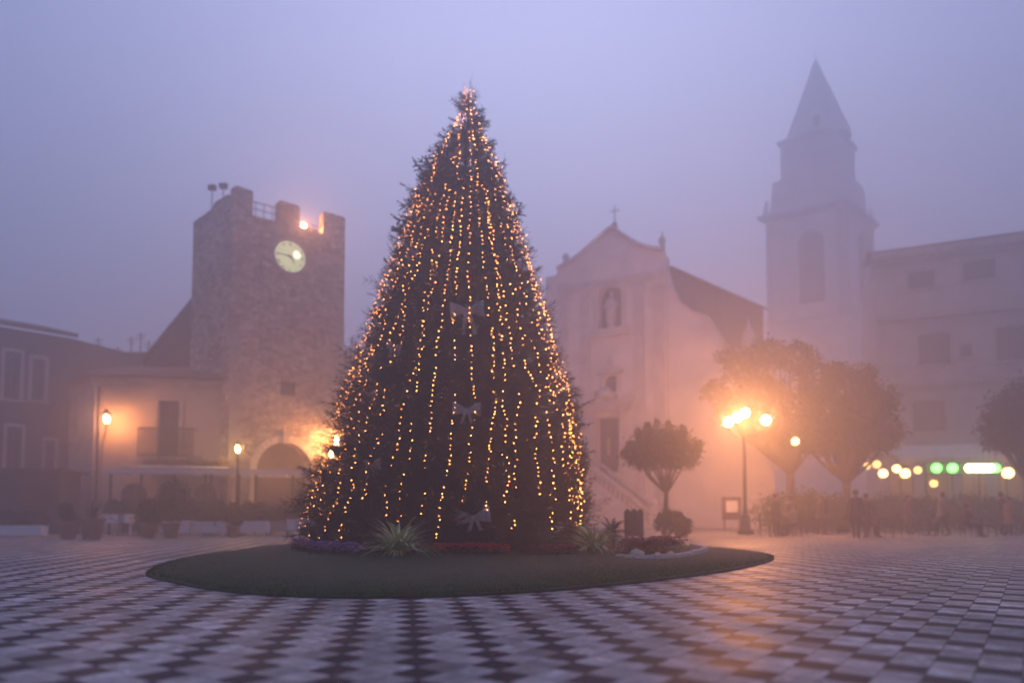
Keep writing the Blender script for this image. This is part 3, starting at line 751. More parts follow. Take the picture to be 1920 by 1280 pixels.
# ------------------------------------------------------------------ house left of the tower
hA = gx(172, 33.5); hB = gx(419, 34.6)
FH = Frame(hA, hB)
def Hz(px, py): return FH.hit(px, py)
zt = Hz(300, 712)[1]
HS = thing("plaster_house", hA, "two storey ochre plaster house with a balcony, joined to the clock tower", "house")
hole_fw = hs(296, 335, 750, 858, FH)
arches = [hs(225, 275, 905, 1000, FH, True), hs(300, 342, 905, 1000, FH, True), hs(362, 405, 905, 1000, FH, True)]
arches = [(a[0], a[1], 0, a[3], True) for a in arches]
mb = MB(); holed_wall(mb, FH, 0, FH.w, 0, zt, [hole_fw] + arches)
Fg = Frame(hA + Vector((-3.0, 2.9, 0)), hA)
sw = hs(134, 143, 750, 820, Fg)
mb.build("wall", M['plaster'], HS); mb = MB(); holed_wall(mb, Fg, 0, Fg.w, 0, zt, [sw])
mb.build("wall", M['plaster'], HS)
rf = MB(); e0 = FH.p(-.4, .45, zt + .02); e1 = FH.p(FH.w, .45, zt + .02); e2 = FH.p(FH.w, -4.5, zt + 1.5); e3 = FH.p(-.4, -4.5, zt + 1.3)
rf.hexa([e0, e1, e2, e3] + [v + Vector((0, 0, .14)) for v in (e0, e1, e2, e3)])
rf.build("roof", M['roof'], HS)
rf = MB(); P8 = [Fg.p(-.2, .4, zt + .05), Fg.p(Fg.w - .1, .4, zt + .05), FH.p(0, -4.2, zt + 1.25), Fg.p(-.2, -3.5, zt + 1.25)]; rf.hexa(P8 + [v + Vector((0, 0, .13)) for v in P8]); rf.build("roof", M['roof'], HS)
cn = MB(); cn.fbox(FH, -.15, FH.w - .02, .003, .28, zt - .22, zt + .01); cn.fbox(FH, -.1, FH.w - .02, .003, .14, zt - .4, zt - .222); cn.build("cornice", M['stone'], HS)
pl = MB(); pl.fbox(FH, -.02, .34, .003, .1, 0, zt - .41); pl.fbox(FH, FH.w - .3, FH.w - .03, .003, .1, 0, zt - .41); pl.build("pilaster", M['stone'], HS)
dp = MB(); dp.tube(FH.p(.2, .19, 0), FH.p(.2, .19, zt - .42), .05, n=8); dp.build("downpipe", M['iron'], HS)
window(FH, hole_fw, HS, M['wood'], M['glass'], "french_window", surround=M['stone'], sill=False)
window(Fg, sw, HS, M['wood'], M['wood'], surround=M['stone'])
for h in arches:
    window(FH, h, HS, M['wood'], M['glass'], "arched_window")
bs0, bz0 = Hz(270, 858); bs1, _ = Hz(370, 858); bz1 = Hz(320, 806)[1]
bl = MB(); bl.fbox(FH, bs0, bs1, .003, 1.0, bz0 - .15, bz0)
for k in range(4):
    s_ = bs0 + .2 + (bs1 - bs0 - .4) * k / 3; bl.extrude([FH.p(s_ - .07, .003, bz0 - .152), FH.p(s_ - .07, .8, bz0 - .152), FH.p(s_ - .07, .003, bz0 - .7)], FH.u * .14)
bal = bl.build("balcony", M['stone'], HS)
rb = MB()
for z in (bz0 + .08, bz1): rb.tube(FH.p(bs0, .95, z), FH.p(bs1, .95, z), .025, n=6); rb.tube(FH.p(bs0, .95, z), FH.p(bs0, .02, z), .025, n=6); rb.tube(FH.p(bs1, .95, z), FH.p(bs1, .02, z), .025, n=6)
for k in range(27):
    s_ = bs0 + (bs1 - bs0) * k / 26; rb.path([FH.p(s_, .95, bz0), FH.p(s_, 1.02, bz0 + .35), FH.p(s_, .95, bz0 + .6), FH.p(s_, .95, bz1)], [.024] * 4, 4)
rb.build("railing", M['iron'], bal)

def leaf_cloud(blobs, n, size, seed=0):
    """leaf quads spread through several lobes: blobs = [(centre, rx, ry, rz)]"""
    r_ = np.random.default_rng(abs(int(seed))); acc = []
    vol = np.array([b[1] * b[2] * b[3] for b in blobs]) ** .8; vol /= vol.sum()
    for b, f in zip(blobs, vol):
        k = int(n * f); d = r_.normal(size=(k, 3)); d /= np.linalg.norm(d, axis=1)[:, None]
        th = np.arctan2(d[:, 1], d[:, 0]); lump = 1 + .13 * np.sin(5 * th + 3 * d[:, 2] + seed) + .09 * np.sin(11 * th - 9 * d[:, 2])
        rad = r_.uniform(.15, 1, k) ** .42 * lump * (1 + .12 * r_.normal(size=k) * (r_.random(k) < .3))
        acc.append(np.array(b[0]) + d * rad[:, None] * np.array(b[1:4]))
    Pp = np.concatenate(acc); k = len(Pp)
    # thin whole pockets out so that gaps open
    q = np.sin(Pp[:, 0] * 3.1 + seed) * np.sin(Pp[:, 1] * 2.7) * np.sin(Pp[:, 2] * 3.7 + 1); Pp = Pp[(q < .30) | (r_.random(k) < .16)]; k = len(Pp)
    a_ = r_.normal(size=(k, 3)); a_ /= np.linalg.norm(a_, axis=1)[:, None]; c_ = np.cross(a_, r_.normal(size=(k, 3))); c_ /= np.linalg.norm(c_, axis=1)[:, None]
    s_ = (size * r_.uniform(.6, 1.3, k))[:, None]
    V = np.stack([Pp - a_ * s_, Pp + c_ * s_ * .5, Pp + a_ * s_, Pp - c_ * s_ * .5], 1)
    return V.reshape(-1, 3), np.arange(k * 4).reshape(-1, 4)

# flowers in window-box style along the pergola roof and balcony
def foliage_thing(name, label, cat, blobs, n, size, m, seed, extra=None, loc=None):
    T = thing(name, loc or (blobs[0][0][0], blobs[0][0][1], 0), label, cat)
    V, F_ = leaf_cloud(blobs, n, size, seed); raw("foliage", V, F_, m, T); return T

# ------------------------------------------------------------------ lean wall / gabled house beside the tower
gA = gx(262, 39.5); gB = gx(360, 40.5); FG = Frame(gA, gB)
z_hi = FG.hit(349, 545)[1]; z_lo = FG.hit(270, 668)[1]
T = thing("gabled_house", gA, "dark house with a steep roof slope against the left side of the clock tower", "house")
mb = MB(); mb.extrude([FG.p(0, 0, 0), FG.p(FG.w + 1, 0, 0), FG.p(FG.w + 1, 0, z_hi + 1.2), FG.p(.2, 0, z_lo)], FG.n * -7); mb.build("wall", M['dark_wall'], T)
rf = MB(); a_ = FG.p(-.1, .3, z_lo - .35); b_ = FG.p(FG.w + 1, .3, z_hi + 1.3); rf.hexa([a_, b_, b_ - FG.n * 7.5, a_ - FG.n * 7.5] + [v + Vector((0, 0, .2)) for v in (a_, b_, b_ - FG.n * 7.5, a_ - FG.n * 7.5)]); rf.build("roof", M['roof'], T)

# ------------------------------------------------------------------ long dark building on the far left
dA = gx(-260, 34); dB = gx(118, 40.5); FD = Frame(dA, dB)
T = thing("long_building", dA, "long dark low building closing the left side of the square", "building")
zl = FD.hit(0, 612)[1]
holes = [hs(8, 38, 660, 745, FD), hs(60, 84, 672, 748, FD), hs(12, 40, 800, 880, FD), hs(84, 102, 826, 880, FD)]
mb = MB(); holed_wall(mb, FD, 0, FD.w, 0, zl, holes)
FD2 = Frame(dB, dB + Vector((2.5, 7, 0))); holed_wall(mb, FD2, 0, FD2.w, 0, zl, [])
mb.build("wall", M['dark_wall'], T)
for h in holes: window(FD, h, T, M['wood'], M['glass'], surround=M['grey_wall'])
rf = MB(); P8 = [FD.p(-.3, .5, zl), FD.p(FD.w + .3, .5, zl), FD.p(FD.w + .3, -6, zl + 1.6), FD.p(-.3, -6, zl + 1.6)]; rf.hexa(P8 + [v + Vector((0, 0, .22)) for v in P8]); rf.build("roof", M['roof'], T)
eA = gx(96, 44.5); eB = gx(290, 44.5); FE = Frame(eA, eB); ze = FE.hit(180, 668)[1]
T2 = thing("back_house", eA, "dim house behind the plaster house, with aerials on its roof", "house")
mb = MB(); holes = [hs(120, 136, 712, 745, FE)]; holed_wall(mb, FE, 0, FE.w, 0, ze, holes); mb.build("wall", M['dark_wall'], T2)
rf = MB(); P8 = [FE.p(-.4, .4, ze), FE.p(FE.w + .4, .4, ze), FE.p(FE.w + .4, -5, ze + 1.0), FE.p(-.4, -5, ze + 1.0)]; rf.hexa(P8 + [v + Vector((0, 0, .2)) for v in P8]); rf.build("roof", M['roof'], T2)
for h in holes: window(FE, h, T2, M['wood'], M['glass'])
random.seed(12)
for px_, top_ in ((158, 622), (196, 640), (222, 620), (240, 612), (256, 628), (283, 622)):
    q = FE.p(FE.hit(px_, 650)[0], -1.5, ze + .5); z1 = FE.hit(px_, top_)[1]; an = MB(); an.tube(q, (q.x, q.y, z1), .04, n=5)
    for k in range(3): an.tube((q.x - .35 + .05 * k, q.y, z1 - .15 - .16 * k), (q.x + .35 - .05 * k, q.y, z1 - .15 - .16 * k), .02, n=4)
    an.build("aerial", M['iron'], T2)
# building glimpsed between tower and fir
kA = gx(622, 45); kB = gx(760, 45); FK = Frame(kA, kB); zk = FK.hit(660, 664)[1]
T = thing("low_building", kA, "low building glimpsed between the clock tower and the decorated tree", "building")
mb = MB(); holes = [hs(652, 668, 700, 745, FK)]; holed_wall(mb, FK, 0, FK.w, 0, zk, holes); mb.build("wall", M['plaster'], T); window(FK, holes[0], T, M['wood'], M['glass'])
rf = MB(); P8 = [FK.p(-.4, .4, zk), FK.p(FK.w + .4, .4, zk), FK.p(FK.w + .4, -5, zk + 1.2), FK.p(-.4, -5, zk + 1.2)]; rf.hexa(P8 + [v + Vector((0, 0, .2)) for v in P8]); rf.build("roof", M['roof'], T)
for px_, top_ in ((653, 622), (661, 632)):
    q = FK.p(FK.hit(px_, 650)[0], -1, zk + .3); z1 = FK.hit(px_, top_)[1]; an = MB(); an.tube(q, (q.x, q.y, z1), .04, n=5); an.tube((q.x - .3, q.y, z1 - .2), (q.x + .3, q.y, z1 - .2), .02, n=4); an.build("aerial", M['iron'], T)

# ------------------------------------------------------------------ lamps on the left
def lantern(T, q, m, size=1.0):
    """four sided street lantern round the point q"""
    s = size; fr = MB()
    for k in range(4):
        a = PI / 4 + k * PI / 2; fr.tube(q + Vector((math.cos(a) * .10 * s, math.sin(a) * .10 * s, -.2 * s)), q + Vector((math.cos(a) * .17 * s, math.sin(a) * .17 * s, .2 * s)), .012, n=4)
    fr.lathe(q, [(.25 * s, .2 * s), (.24 * s, .24 * s), (.1 * s, .38 * s), (.03 * s, .46 * s)], 8)
    fr.lathe(q, [(.04 * s, -.28 * s), (.13 * s, -.22 * s), (.13 * s, -.2 * s)], 8)
    o = fr.build("lantern", M['iron'], T)
    g_ = MB(); g_.lathe(q, [(.05 * s, -.15 * s), (.095 * s, -.06 * s), (.105 * s, .05 * s), (.06 * s, .15 * s)], 8); g_.build("lamp_glass", m, o)
q = Vector(FH.p(Hz(200, 786)[0], 1.1, FH.hit(200, 786, 1.1)[1])); q.x = at(200, 786, q.y).x
T = thing("wall_lantern", q, "glowing lantern on a bracket on the ochre house wall left of the balcony", "wall lamp", "lit wall lanterns")
br = MB(); br.path([FH.p(Hz(200, 800)[0] - .1, 0, q.z - .75), q + Vector((-.1, -.0, -.85)), q + Vector((0, 0, -.28))], [.03, .03, .03], 6); br.build("bracket", M['iron'], T)
lantern(T, q, M['lamp_wall'], 1.05)
s_, z_ = FT.hit(631, 826, .95); q = FT.p(s_, .95, z_)
T = thing("wall_lantern", q, "bright lantern on the right edge of the clock tower beside the tree", "wall lamp", "lit wall lanterns")
br = MB(); br.path([FT.p(min(s_, FT.w - .1), 0, q.z - .6), q + Vector((0, 0, -.65)), q + Vector((0, 0, -.28))], [.03] * 3, 6); br.build("bracket", M['iron'], T)
lantern(T, q, glow('tower_lantern_glass', (1.0, .37, .11), 300), 1.15)
def post_lamp(px, py, d, label, m, size=.9):
    q = at(px, py, d); T = thing("lamp_post", (q.x, q.y, 0), label, "street lamp")
    p_ = MB(); p_.lathe((q.x, q.y, 0), [(.2, 0), (.2, .12), (.13, .18), (.11, .6), (.06, .7), (.05, q.z - .32), (.08, q.z - .28)], 10); p_.build("post", M['iron'], T, True)
    lantern(T, q, m, size)
post_lamp(446, 842, 31.5, "slim dark lamp post with one small golden lantern left of the gateway", M['lamp_gold'], .85)
post_lamp(621, 851, 33.0, "lamp post with a small lantern half behind the left edge of the tree", M['lamp_gold'], .8)

# ------------------------------------------------------------------ terrace with pergola, planters and pots on the left
pA = gx(186, 30.6); pB = gx(610, 32.4); FP = Frame(pA, pB); zp0 = FP.hit(400, 889)[1]; zp1 = FP.hit(400, 880)[1]
T = thing("pergola", pA, "long flat terrace pergola with a pale fascia in front of the ochre house and gateway", "pergola")
mb = MB(); mb.fbox(FP, 0, FP.w, -.12, 0, zp0, zp1 + .04); mb.fbox(FP, 0, FP.w, -2.4, -2.3, zp0, zp1 + .04)
for k in range(12): s_ = FP.w * (k + .5) / 12; mb.fbox(FP, s_ - .04, s_ + .04, -2.3, -.12, zp0 + .03, zp1)
mb.build("fascia", mat("pale_fascia", (.5, .45, .45), .6), T)
FPq = [0.04, .17, .31, .45, .475, .6, .675, .845, .93, .985]
for f in FPq:
    p_ = MB(); s_ = FP.w * f; p_.fbox(FP, s_ - .05, s_ + .05, -.11, -.01, 0, zp0 - .004); p_.build("post", M['iron'], T)
ca = MB(); sA = FP.hit(255, 880)[0]; sB = FP.hit(425, 880)[0]
ca.hexa([FP.p(sA, .02, zp1 + .05), FP.p(sB, .02, zp1 + .05), FP.p(sB, -2.3, zp1 + .45), FP.p(sA, -2.3, zp1 + .45), FP.p(sA, .02, zp1 + .09), FP.p(sB, .02, zp1 + .09), FP.p(sB, -2.3, zp1 + .49), FP.p(sA, -2.3, zp1 + .49)])
ca.build("canopy", M['awning'], T)
# creeper with pale flowers trailing over the pergola top
bl_ = []
random.seed(4)
for k in range(13):
    px_ = 262 + k * 13; q = FP.p(FP.hit(px_, 872)[0], -.8 + random.uniform(-.3, .3), zp1 + .38 + random.uniform(-.06, .1)); bl_.append(((q.x, q.y, q.z), .45, .4, .2))
foliage_thing("creeper", "creeper trailing along the pergola top below the balcony", "climbing plant", bl_, 2600, .07, foliage_mat("pale_creeper", (.10, .09, .05), (.36, .27, .22)), 3)

def planter(px0, px1, py0, py1, d, label, hedge=.35, boxm='white', hm='leaf'):
    a_ = gx(px0, d); b_ = gx(px1, d); zb = at(px0, py0, d).z; T = thing("planter", a_, label, "planter", "white planters edging the terrace")
    F = Frame(a_, b_); m = MB(); z0 = max(.02, at(px0, py1, d).z)
    m.fbox(F, 0, F.w, -.45, 0, z0, zb); m.fbox(F, .05, .15, -.4, -.3, 0, z0 - .002); m.fbox(F, F.w - .15, F.w - .05, -.4, -.3, 0, z0 - .002)
    m.fbox(F, -.03, F.w + .03, .003, .03, zb - .08, zb - .01)
    m.build("box", M[boxm], T)
    if hedge:
        bl2 = []; k = max(1, int(F.w / .4))
        for i in range(k): q = F.p(F.w * (i + .5) / k, -.22, zb + hedge * .45); bl2.append(((q.x, q.y, q.z), .35, .3, hedge * random.uniform(.55, .75)))
        V, F_ = leaf_cloud(bl2, int(3200 * max(1, F.w)), .065, int(px0)); raw("hedge", V, F_, M[hm], T)
    return T
planter(-30, 76, 984, 1003, 27.5, "white planter with a clipped hedge at the far left edge of the square", .5)
planter(364, 417, 977, 999, 28.5, "white planter nearest the potted shrubs on the terrace edge", .75)
planter(449, 499, 976, 997, 29.0, "white planter in front of the left side of the gateway", .65)
planter(538, 600, 973, 993, 30.0, "white planter closest to the decorated tree", .6)
planter(193, 241, 963, 980, 30.5, "white planter set back under the pergola, left of the pots", .5)
planter(300, 362, 975, 999, 30.2, "white planter behind the terracotta pots", .8)
planter(417, 449, 978, 1000, 29.3, "short planter standing between two hedged planters", .7, 'grey_wall')
planter(499, 538, 976, 996, 30.0, "grey planter between the gateway planter and the one beside the tree", .65, 'grey_wall')
def potted(px, py, d, label, r, h, bl_h, m, seed, style="bush"):
    c = gx(px, d); T = thing("potted_plant", c, label, "potted plant", "terracotta pots on the terrace")
    p_ = MB(); p_.lathe(c, [(r * .65, 0), (r * .95, h * .85), (r * 1.08, h * .86), (r * 1.08, h), (r * .9, h), (r * .88, h - .06)], 18); p_.build("pot", M['terracotta'], T, False)
    if style == "bush":
        bl2 = [((c.x + random.uniform(-.15, .15), c.y, h + bl_h * f), bl_h * .36, bl_h * .36, bl_h * .28) for f in (.3, .55, .8)]
        V, F_ = leaf_cloud(bl2, 4200, .06, seed); raw("foliage", V, F_, m, T)
        s = MB(); s.path([(c.x, c.y, h - .1), (c.x + .03, c.y, h + bl_h * .6)], [.03, .015], 6); s.build("stem", M['bark'], T)
    else:
        mb = MB()
        for k in range(34):
            a = random.uniform(0, 2 * PI); el = random.uniform(.2, 1.4); p = c + Vector((0, 0, h)); d0 = Vector((math.cos(a), math.sin(a), 0)); side = Vector((-math.sin(a), math.cos(a), 0))
            vs = []
            for i in range(7):
                w = .035 * (1 - i / 7) + .004; vs += [p - side * w, p + side * w]; p = p + (d0 * math.cos(el) + Vector((0, 0, math.sin(el)))) * bl_h / 6; el -= .22
            mb.add(vs, [(2 * i, 2 * i + 1, 2 * i + 3, 2 * i + 2) for i in range(6)])
        mb.build("foliage", m, T)
random.seed(31)
potted(172, 1008, 25.8, "large terracotta pot with a spiky plant at the left end of the terrace", .42, .75, 1.0, M['leaf'], 1, "spike")
potted(278, 1005, 27.0, "terracotta pot with a rounded dark shrub left of the tall olive shrub", .30, .5, .9, M['leaf'], 2)
potted(320, 1003, 26.8, "terracotta pot with a tall olive green shrub in front of the pergola", .33, .55, 1.5, M['leaf2'], 3)
potted(128, 1006, 26.2, "brown pot with a low dark bush beside the spiky plant", .36, .65, .6, M['leaf'], 4)
potted(437, 1000, 28.0, "small dark bush in a pot between the white planters", .26, .45, .5, M['leaf'], 6)
# closed kiosk at far left
kc = gx(-40, 31); ke = gx(108, 31.5); F = Frame(kc, ke); zk_ = F.hit(50, 878)[1]
T = thing("kiosk", kc, "closed dark green kiosk with a flat roof at the far left", "kiosk")
mb = MB(); mb.fbox(F, 0, F.w, -2.2, 0, .02, zk_ - .16); mb.build("body", M['canvas_dark'], T)
mb = MB(); mb.fbox(F, -.25, F.w + .25, -2.4, .4, zk_ - .155, zk_); mb.build("roof", M['canvas_dark'], T)
mb = MB()
for k in range(12): mb.fbox(F, .25, F.w - .25, .004, .03, .9 + k * .1, .985 + k * .1)
mb.build("shutter", M['iron'], T)

# café furniture
def chair_proto(name, m):
    T = thing(name, (0, 0, 0), "x", "chair")
    s = MB(); s.box(-.2, .2, -.2, .2, .43, .46); s.build("seat", m, T)
    b_ = MB()
    for k in range(5): b_.box(-.18 + k * .085, -.155 + k * .085, .185, .2, .47, .84)
    b_.box(-.2, .2, .18, .205, .84, .9); b_.build("backrest", m, T)
    for sx in (-1, 1):
        for sy in (-1, 1):
            l = MB(); l.tube((sx * .18, sy * .18, .43), (sx * .2, sy * .2, 0), .016, .014, 6); l.build("leg", m, T)
    return T
def table_proto(m):
    T = thing("cafe_table", (0, 0, 0), "x", "table")
    t = MB(); t.lathe((0, 0, 0), [(.36, .72), (.37, .735), (.36, .75)], 20); t.build("tabletop", m, T)
    l = MB(); l.lathe((0, 0, 0), [(.22, 0), (.2, .03), (.035, .06), (.03, .7), (.12, .719)], 12); l.build("pedestal", m, T); return T
mchair = mat("dark_cane", (.06, .045, .04), .6, noise=.2, scale=9)
CH = chair_proto("cafe_chair", mchair); TB = table_proto(mchair); used = {'c': False, 't': False}
def put(proto, k, x, y, rz, label, group):
    o = proto if not used[k] else copy_tree(proto); used[k] = True
    o.matrix_basis = Matrix.Translation((x, y, 0)) @ Matrix.Rotation(rz, 4, 'Z'); o["label"] = label; o["group"] = group
tables = [(1462, 28.5, "left end of the café terrace"), (1548, 30.5, "beside the trunk of the big café tree"), (1648, 27.5, "in front of the yellow café lanterns"),
          (1742, 29.5, "below the green lamps"), (1842, 28.0, "below the white café lights"), (1905, 31.0, "at the right edge of the square")]
seats = []
for j, (px_, d_, where) in enumerate(tables):
    c = gx(px_, d_); put(TB, 't', c.x, c.y, 0, f"small round café table {where}", "café tables on the right")
    for k, side in enumerate(("left", "right")):
        sg = -1 if k == 0 else 1
        put(CH, 'c', c.x + sg * .62, c.y + .1 * sg, -sg * PI / 2 + .2 * sg + PI * 0, f"dark chair {side} of the table {where}", "café chairs on the right")
        seats.append((c.x + sg * .62, c.y + .1 * sg, -sg * PI / 2 + .2 * sg))
for j, (px_, d_, where) in enumerate([(262, 29.3, "under the pergola behind the potted shrubs"), (395, 30.3, "under the pergola near the white planters")]):
    c = gx(px_, d_); put(TB, 't', c.x, c.y, 0, f"small café table {where}", "café tables under the pergola")
    for sg, side in ((-1, "left"), (1, "right")):
        put(CH, 'c', c.x + sg * .6, c.y, -sg * PI / 2, f"dark chair {side} of the table {where}", "café chairs under the pergola")

# ------------------------------------------------------------------ the church
fA = gx(1024, 48.0); fB = gx(1250, 44.2)
FC = Frame(fA, fB)
def Cs(px, py=700): return FC.hit(px, py)[0]
def Cz(px, py): return FC.hit(px, py)[1]
CH_ = thing("church", fA, "pale baroque church with a gabled facade, statue niche and raised portal", "church")
sR = Cs(1250, 600); zland = Cz(1140, 884)
door = (Cs(1119), Cs(1160), zland, Cz(1140, 782), False)
niche = (Cs(1121, 580), Cs(1166, 580), Cz(1143, 616), Cz(1143, 533), True)
upw = (Cs(1134), Cs(1157), Cz(1145, 735), Cz(1145, 703), True)
zc = Cz(1140, 500)
mb = MB(); sW = Cs(1450, 800)
holed_wall(mb, FC, 0, sR, 0, zc, [door, niche, upw], depth=.8)
holed_wall(mb, FC, sR, sW, 0, Cz(1400, 700), [], t=-.25)
# right wing with the curved scroll
mb.quad(FC.p(sR, 0, 0), FC.p(sR, -.8, 0), FC.p(sR, -.8, zc), FC.p(sR, 0, zc))
zw = Cz(1400, 700); zz = zw
curve = [(1250, 500), (1256, 535), (1272, 568), (1300, 588), (1328, 598), (1345, 625), (1365, 655), (1392, 680), (1415, 690), (1450, 694)]
cp = []
for px_, py_ in curve: s_, z_ = FC.hit(px_, py_); cp.append((s_, max(z_, zw + .05)))
cp[0] = (sR, cp[0][1])
mb.extrude([FC.p(sR, -.25, zw + .002)] + [FC.p(s_, -.25, z_) for s_, z_ in cp] + [FC.p(sW, -.25, zw + .002)], FC.n * -.8)
# gable: shoulders, concave slopes, apex
gp = [(1043, 532), (1046, 508), (1062, 500), (1082, 487), (1105, 468), (1125, 450), (1140, 437), (1150, 430), (1160, 437), (1178, 450), (1200, 463), (1225, 470), (1244, 473), (1250, 480), (1250, 500)]
G_ = []
for px_, py_ in gp: s_, z_ = FC.hit(px_, py_); G_.append((s_, max(z_, zc + .02)))
G_[-1] = (sR, zc + .02)
mb.extrude([FC.p(G_[0][0], 0, zc + .004)] + [FC.p(a, 0, b_) for a, b_ in G_[1:]] + [FC.p(sR, 0, zc + .004)], FC.n * -.9)
mb.build("facade", M['church'], CH_)
tr = MB()
for (a, b_), (c_, d_) in zip(G_[1:-3], G_[2:-2]):                          # raking cornice
    tr.hexa([FC.p(a, .3, b_ + .003), FC.p(c_, .3, d_ + .003), FC.p(c_, -.5, d_ + .003), FC.p(a, -.5, b_ + .003), FC.p(a, .3, b_ + .24), FC.p(c_, .3, d_ + .24), FC.p(c_, -.5, d_ + .24), FC.p(a, -.5, b_ + .24)])
for py_, tt, hh in ((523, .22, .28), (530, .10, .3), (650, .14, .22), (760, .10, .16)):
    z_ = Cz(1150, py_)
    if py_ < 760: tr.fbox(FC, Cs(1046, py_), sR + .12, .003, tt, z_ - hh, z_) if py_ < 600 else None
for px_ in (1058, 1098, 1199, 1236):                                        # pilasters
    s_ = Cs(px_); tr.fbox(FC, s_ - .33, s_ + .33, .003, .16, .05, Cz(px_, 545)); tr.fbox(FC, s_ - .42, s_ + .42, .003, .22, Cz(px_, 545) + .003, Cz(px_, 545) + .42)
for (a, b_), (c_, d_) in zip(cp[1:-1], cp[2:]):                             # scroll coping
    tr.hexa([FC.p(a, -.1, b_ + .003), FC.p(c_, -.1, d_ + .003), FC.p(c_, -1.1, d_ + .003), FC.p(a, -1.1, b_ + .003), FC.p(a, -.1, b_ + .2), FC.p(c_, -.1, d_ + .2), FC.p(c_, -1.1, d_ + .2), FC.p(a, -1.1, b_ + .2)])
tr.build("cornice", M['church_trim'], CH_)
for px_, py_, hh in ((1241, 470, 1.1), (1060, 500, .8)):
    s_, z_ = FC.hit(px_, py_); u_ = MB(); u_.lathe(FC.p(s_, -.1, z_ + .2), [(.2, 0), (.12, .15), (.25, .4), (.2, .65), (.06, .8), (.03, hh)], 10); u_.build("finial", M['church_trim'], CH_, True)
s_, z_ = FC.hit(1402, 690); u_ = MB(); q = FC.p(s_, -.6, z_ - .1); zt_ = FC.hit(1402, 588)[1] - z_
u_.lathe(q, [(.42, 0), (.42, zt_ * .3), (.5, zt_ * .32), (.28, zt_ * .45), (.4, zt_ * .58), (.3, zt_ * .72), (.1, zt_ * .85), (.03, zt_)], 12); u_.build("finial", M['church_trim'], CH_, True)
# cross
s_, z_ = FC.hit(1150, 430); q = FC.p(s_, -.3, z_ + .2); cr2 = MB(); cr2.lathe(q, [(.22, 0), (.14, .2), (.18, .3), (.05, .4)], 8); cr2.tube(q + Vector((0, 0, .4)), q + Vector((0, 0, 1.5)), .035, n=6)
cr2.tube(q + FC.u * -.3 + Vector((0, 0, 1.15)), q + FC.u * .3 + Vector((0, 0, 1.15)), .035, n=6); cr2.build("cross", M['iron'], CH_)
# door, upper window, niche and statue
dm = MB(); dm.fbox(FC, door[0] - .05, door[1] + .05, -.7, -.62, door[2], door[3] + .05)
for k in (.27, .73):
    for j in range(4):
        a = door[0] + (door[1] - door[0]) * k; z_ = door[2] + .15 + j * (door[3] - door[2]) / 4.2; dm.fbox(FC, a - .22, a + .22, -.615, -.58, z_, z_ + .6)
dm.build("door", M['wood'], CH_)
sl = MB(); s_, z_ = FC.hit(1136, 838); sl.fbox(FC, s_ - .12, s_ + .12, -.58, -.56, z_ - .45, z_ + .6); sl.build("lit_doorway", M['window_lit'], CH_)
pane_at(FC, upw, CH_, M['glass'], "upper_window", -.3)
nb_ = MB(); nb_.fbox(FC, niche[0] - .05, niche[1] + .05, -.84, -.8, niche[2] - .05, niche[3] + .05); nb_.build("niche_back", M['nave'], CH_)
sm = MB(); s_ = (niche[0] + niche[1]) / 2; z_ = niche[2]
sm.lathe(FC.p(s_, -.35, z_), [(.28, 0), (.28, .25), (.22, .3), (.34, .5), (.36, 1.0), (.30, 1.5), (.36, 1.85), (.30, 2.05), (.1, 2.15), (.09, 2.22), (.14, 2.32), (.15, 2.42), (.11, 2.55), (.03, 2.6)], 12)
sm.path([FC.p(s_ - .3, -.35, z_ + 1.9), FC.p(s_ - .42, -.2, z_ + 1.5), FC.p(s_ - .15, -.05, z_ + 1.6)], [.09, .08, .05], 7); sm.path([FC.p(s_ + .3, -.35, z_ + 1.9), FC.p(s_ + .45, -.2, z_ + 1.45), FC.p(s_ + .2, -.05, z_ + 1.35)], [.09, .08, .05], 7)
sm.build("statue", M['church_trim'], CH_, True)
ns = MB(); r = (niche[1] - niche[0]) / 2; sp = niche[3] - r
for k in range(14):
    t0, t1 = PI * k / 14, PI * (k + 1) / 14
    ns.extrude([FC.p(s_ + q_ * math.cos(t), .14, sp + q_ * math.sin(t)) for q_, t in ((r, t0), (r + .28, t0), (r + .28, t1), (r, t1))], FC.n * -.137)
ns.fbox(FC, niche[0] - .28, niche[0], .003, .14, niche[2], sp - .003); ns.fbox(FC, niche[1], niche[1] + .28, .003, .14, niche[2], sp - .003); ns.fbox(FC, niche[0] - .5, niche[1] + .5, .003, .32, niche[2] - .5, niche[2] - .003)
ns.build("niche_surround", M['church_trim'], CH_)
po = MB()                                                                   # portal
a0, a1, b0, b1 = door[:4]
for s_ in (a0 - .28, a1 + .28): po.lathe(FC.p(s_, .35, b0), [(.24, 0), (.24, .2), (.17, .28), (.15, b1 - b0 + .1), (.22, b1 - b0 + .25), (.24, b1 - b0 + .35)], 12)
po.fbox(FC, a0 - .14, a0 - .004, .003, .12, b0, b1); po.fbox(FC, a1 + .004, a1 + .14, .003, .12, b0, b1)
po.fbox(FC, a0 - .75, a1 + .75, .003, .6, b1 + .38, b1 + .75); po.fbox(FC, a0 - .9, a1 + .9, .003, .75, b1 + .755, b1 + .9)
for sgn in (-1, 1):
    mid = (a0 + a1) / 2; po.extrude([FC.p(mid + sgn * .95, .5, b1 + .905), FC.p(mid + sgn * 1.65, .5, b1 + .905), FC.p(mid + sgn * 1.5, .5, b1 + 1.35), FC.p(mid + sgn * 1.1, .5, b1 + 1.55), FC.p(mid + sgn * .75, .5, b1 + 1.75)], FC.n * -.49)
    po.lathe(FC.p(mid + sgn * 1.75, .35, b1 + .905), [(.13, 0), (.2, .3), (.08, .5), (.03, .75)], 8)
po.lathe(FC.p((a0 + a1) / 2, .3, b1 + 1.0), [(.1, 0), (.45, .3), (.48, .5), (.2, .85), (.05, .95)], 12)
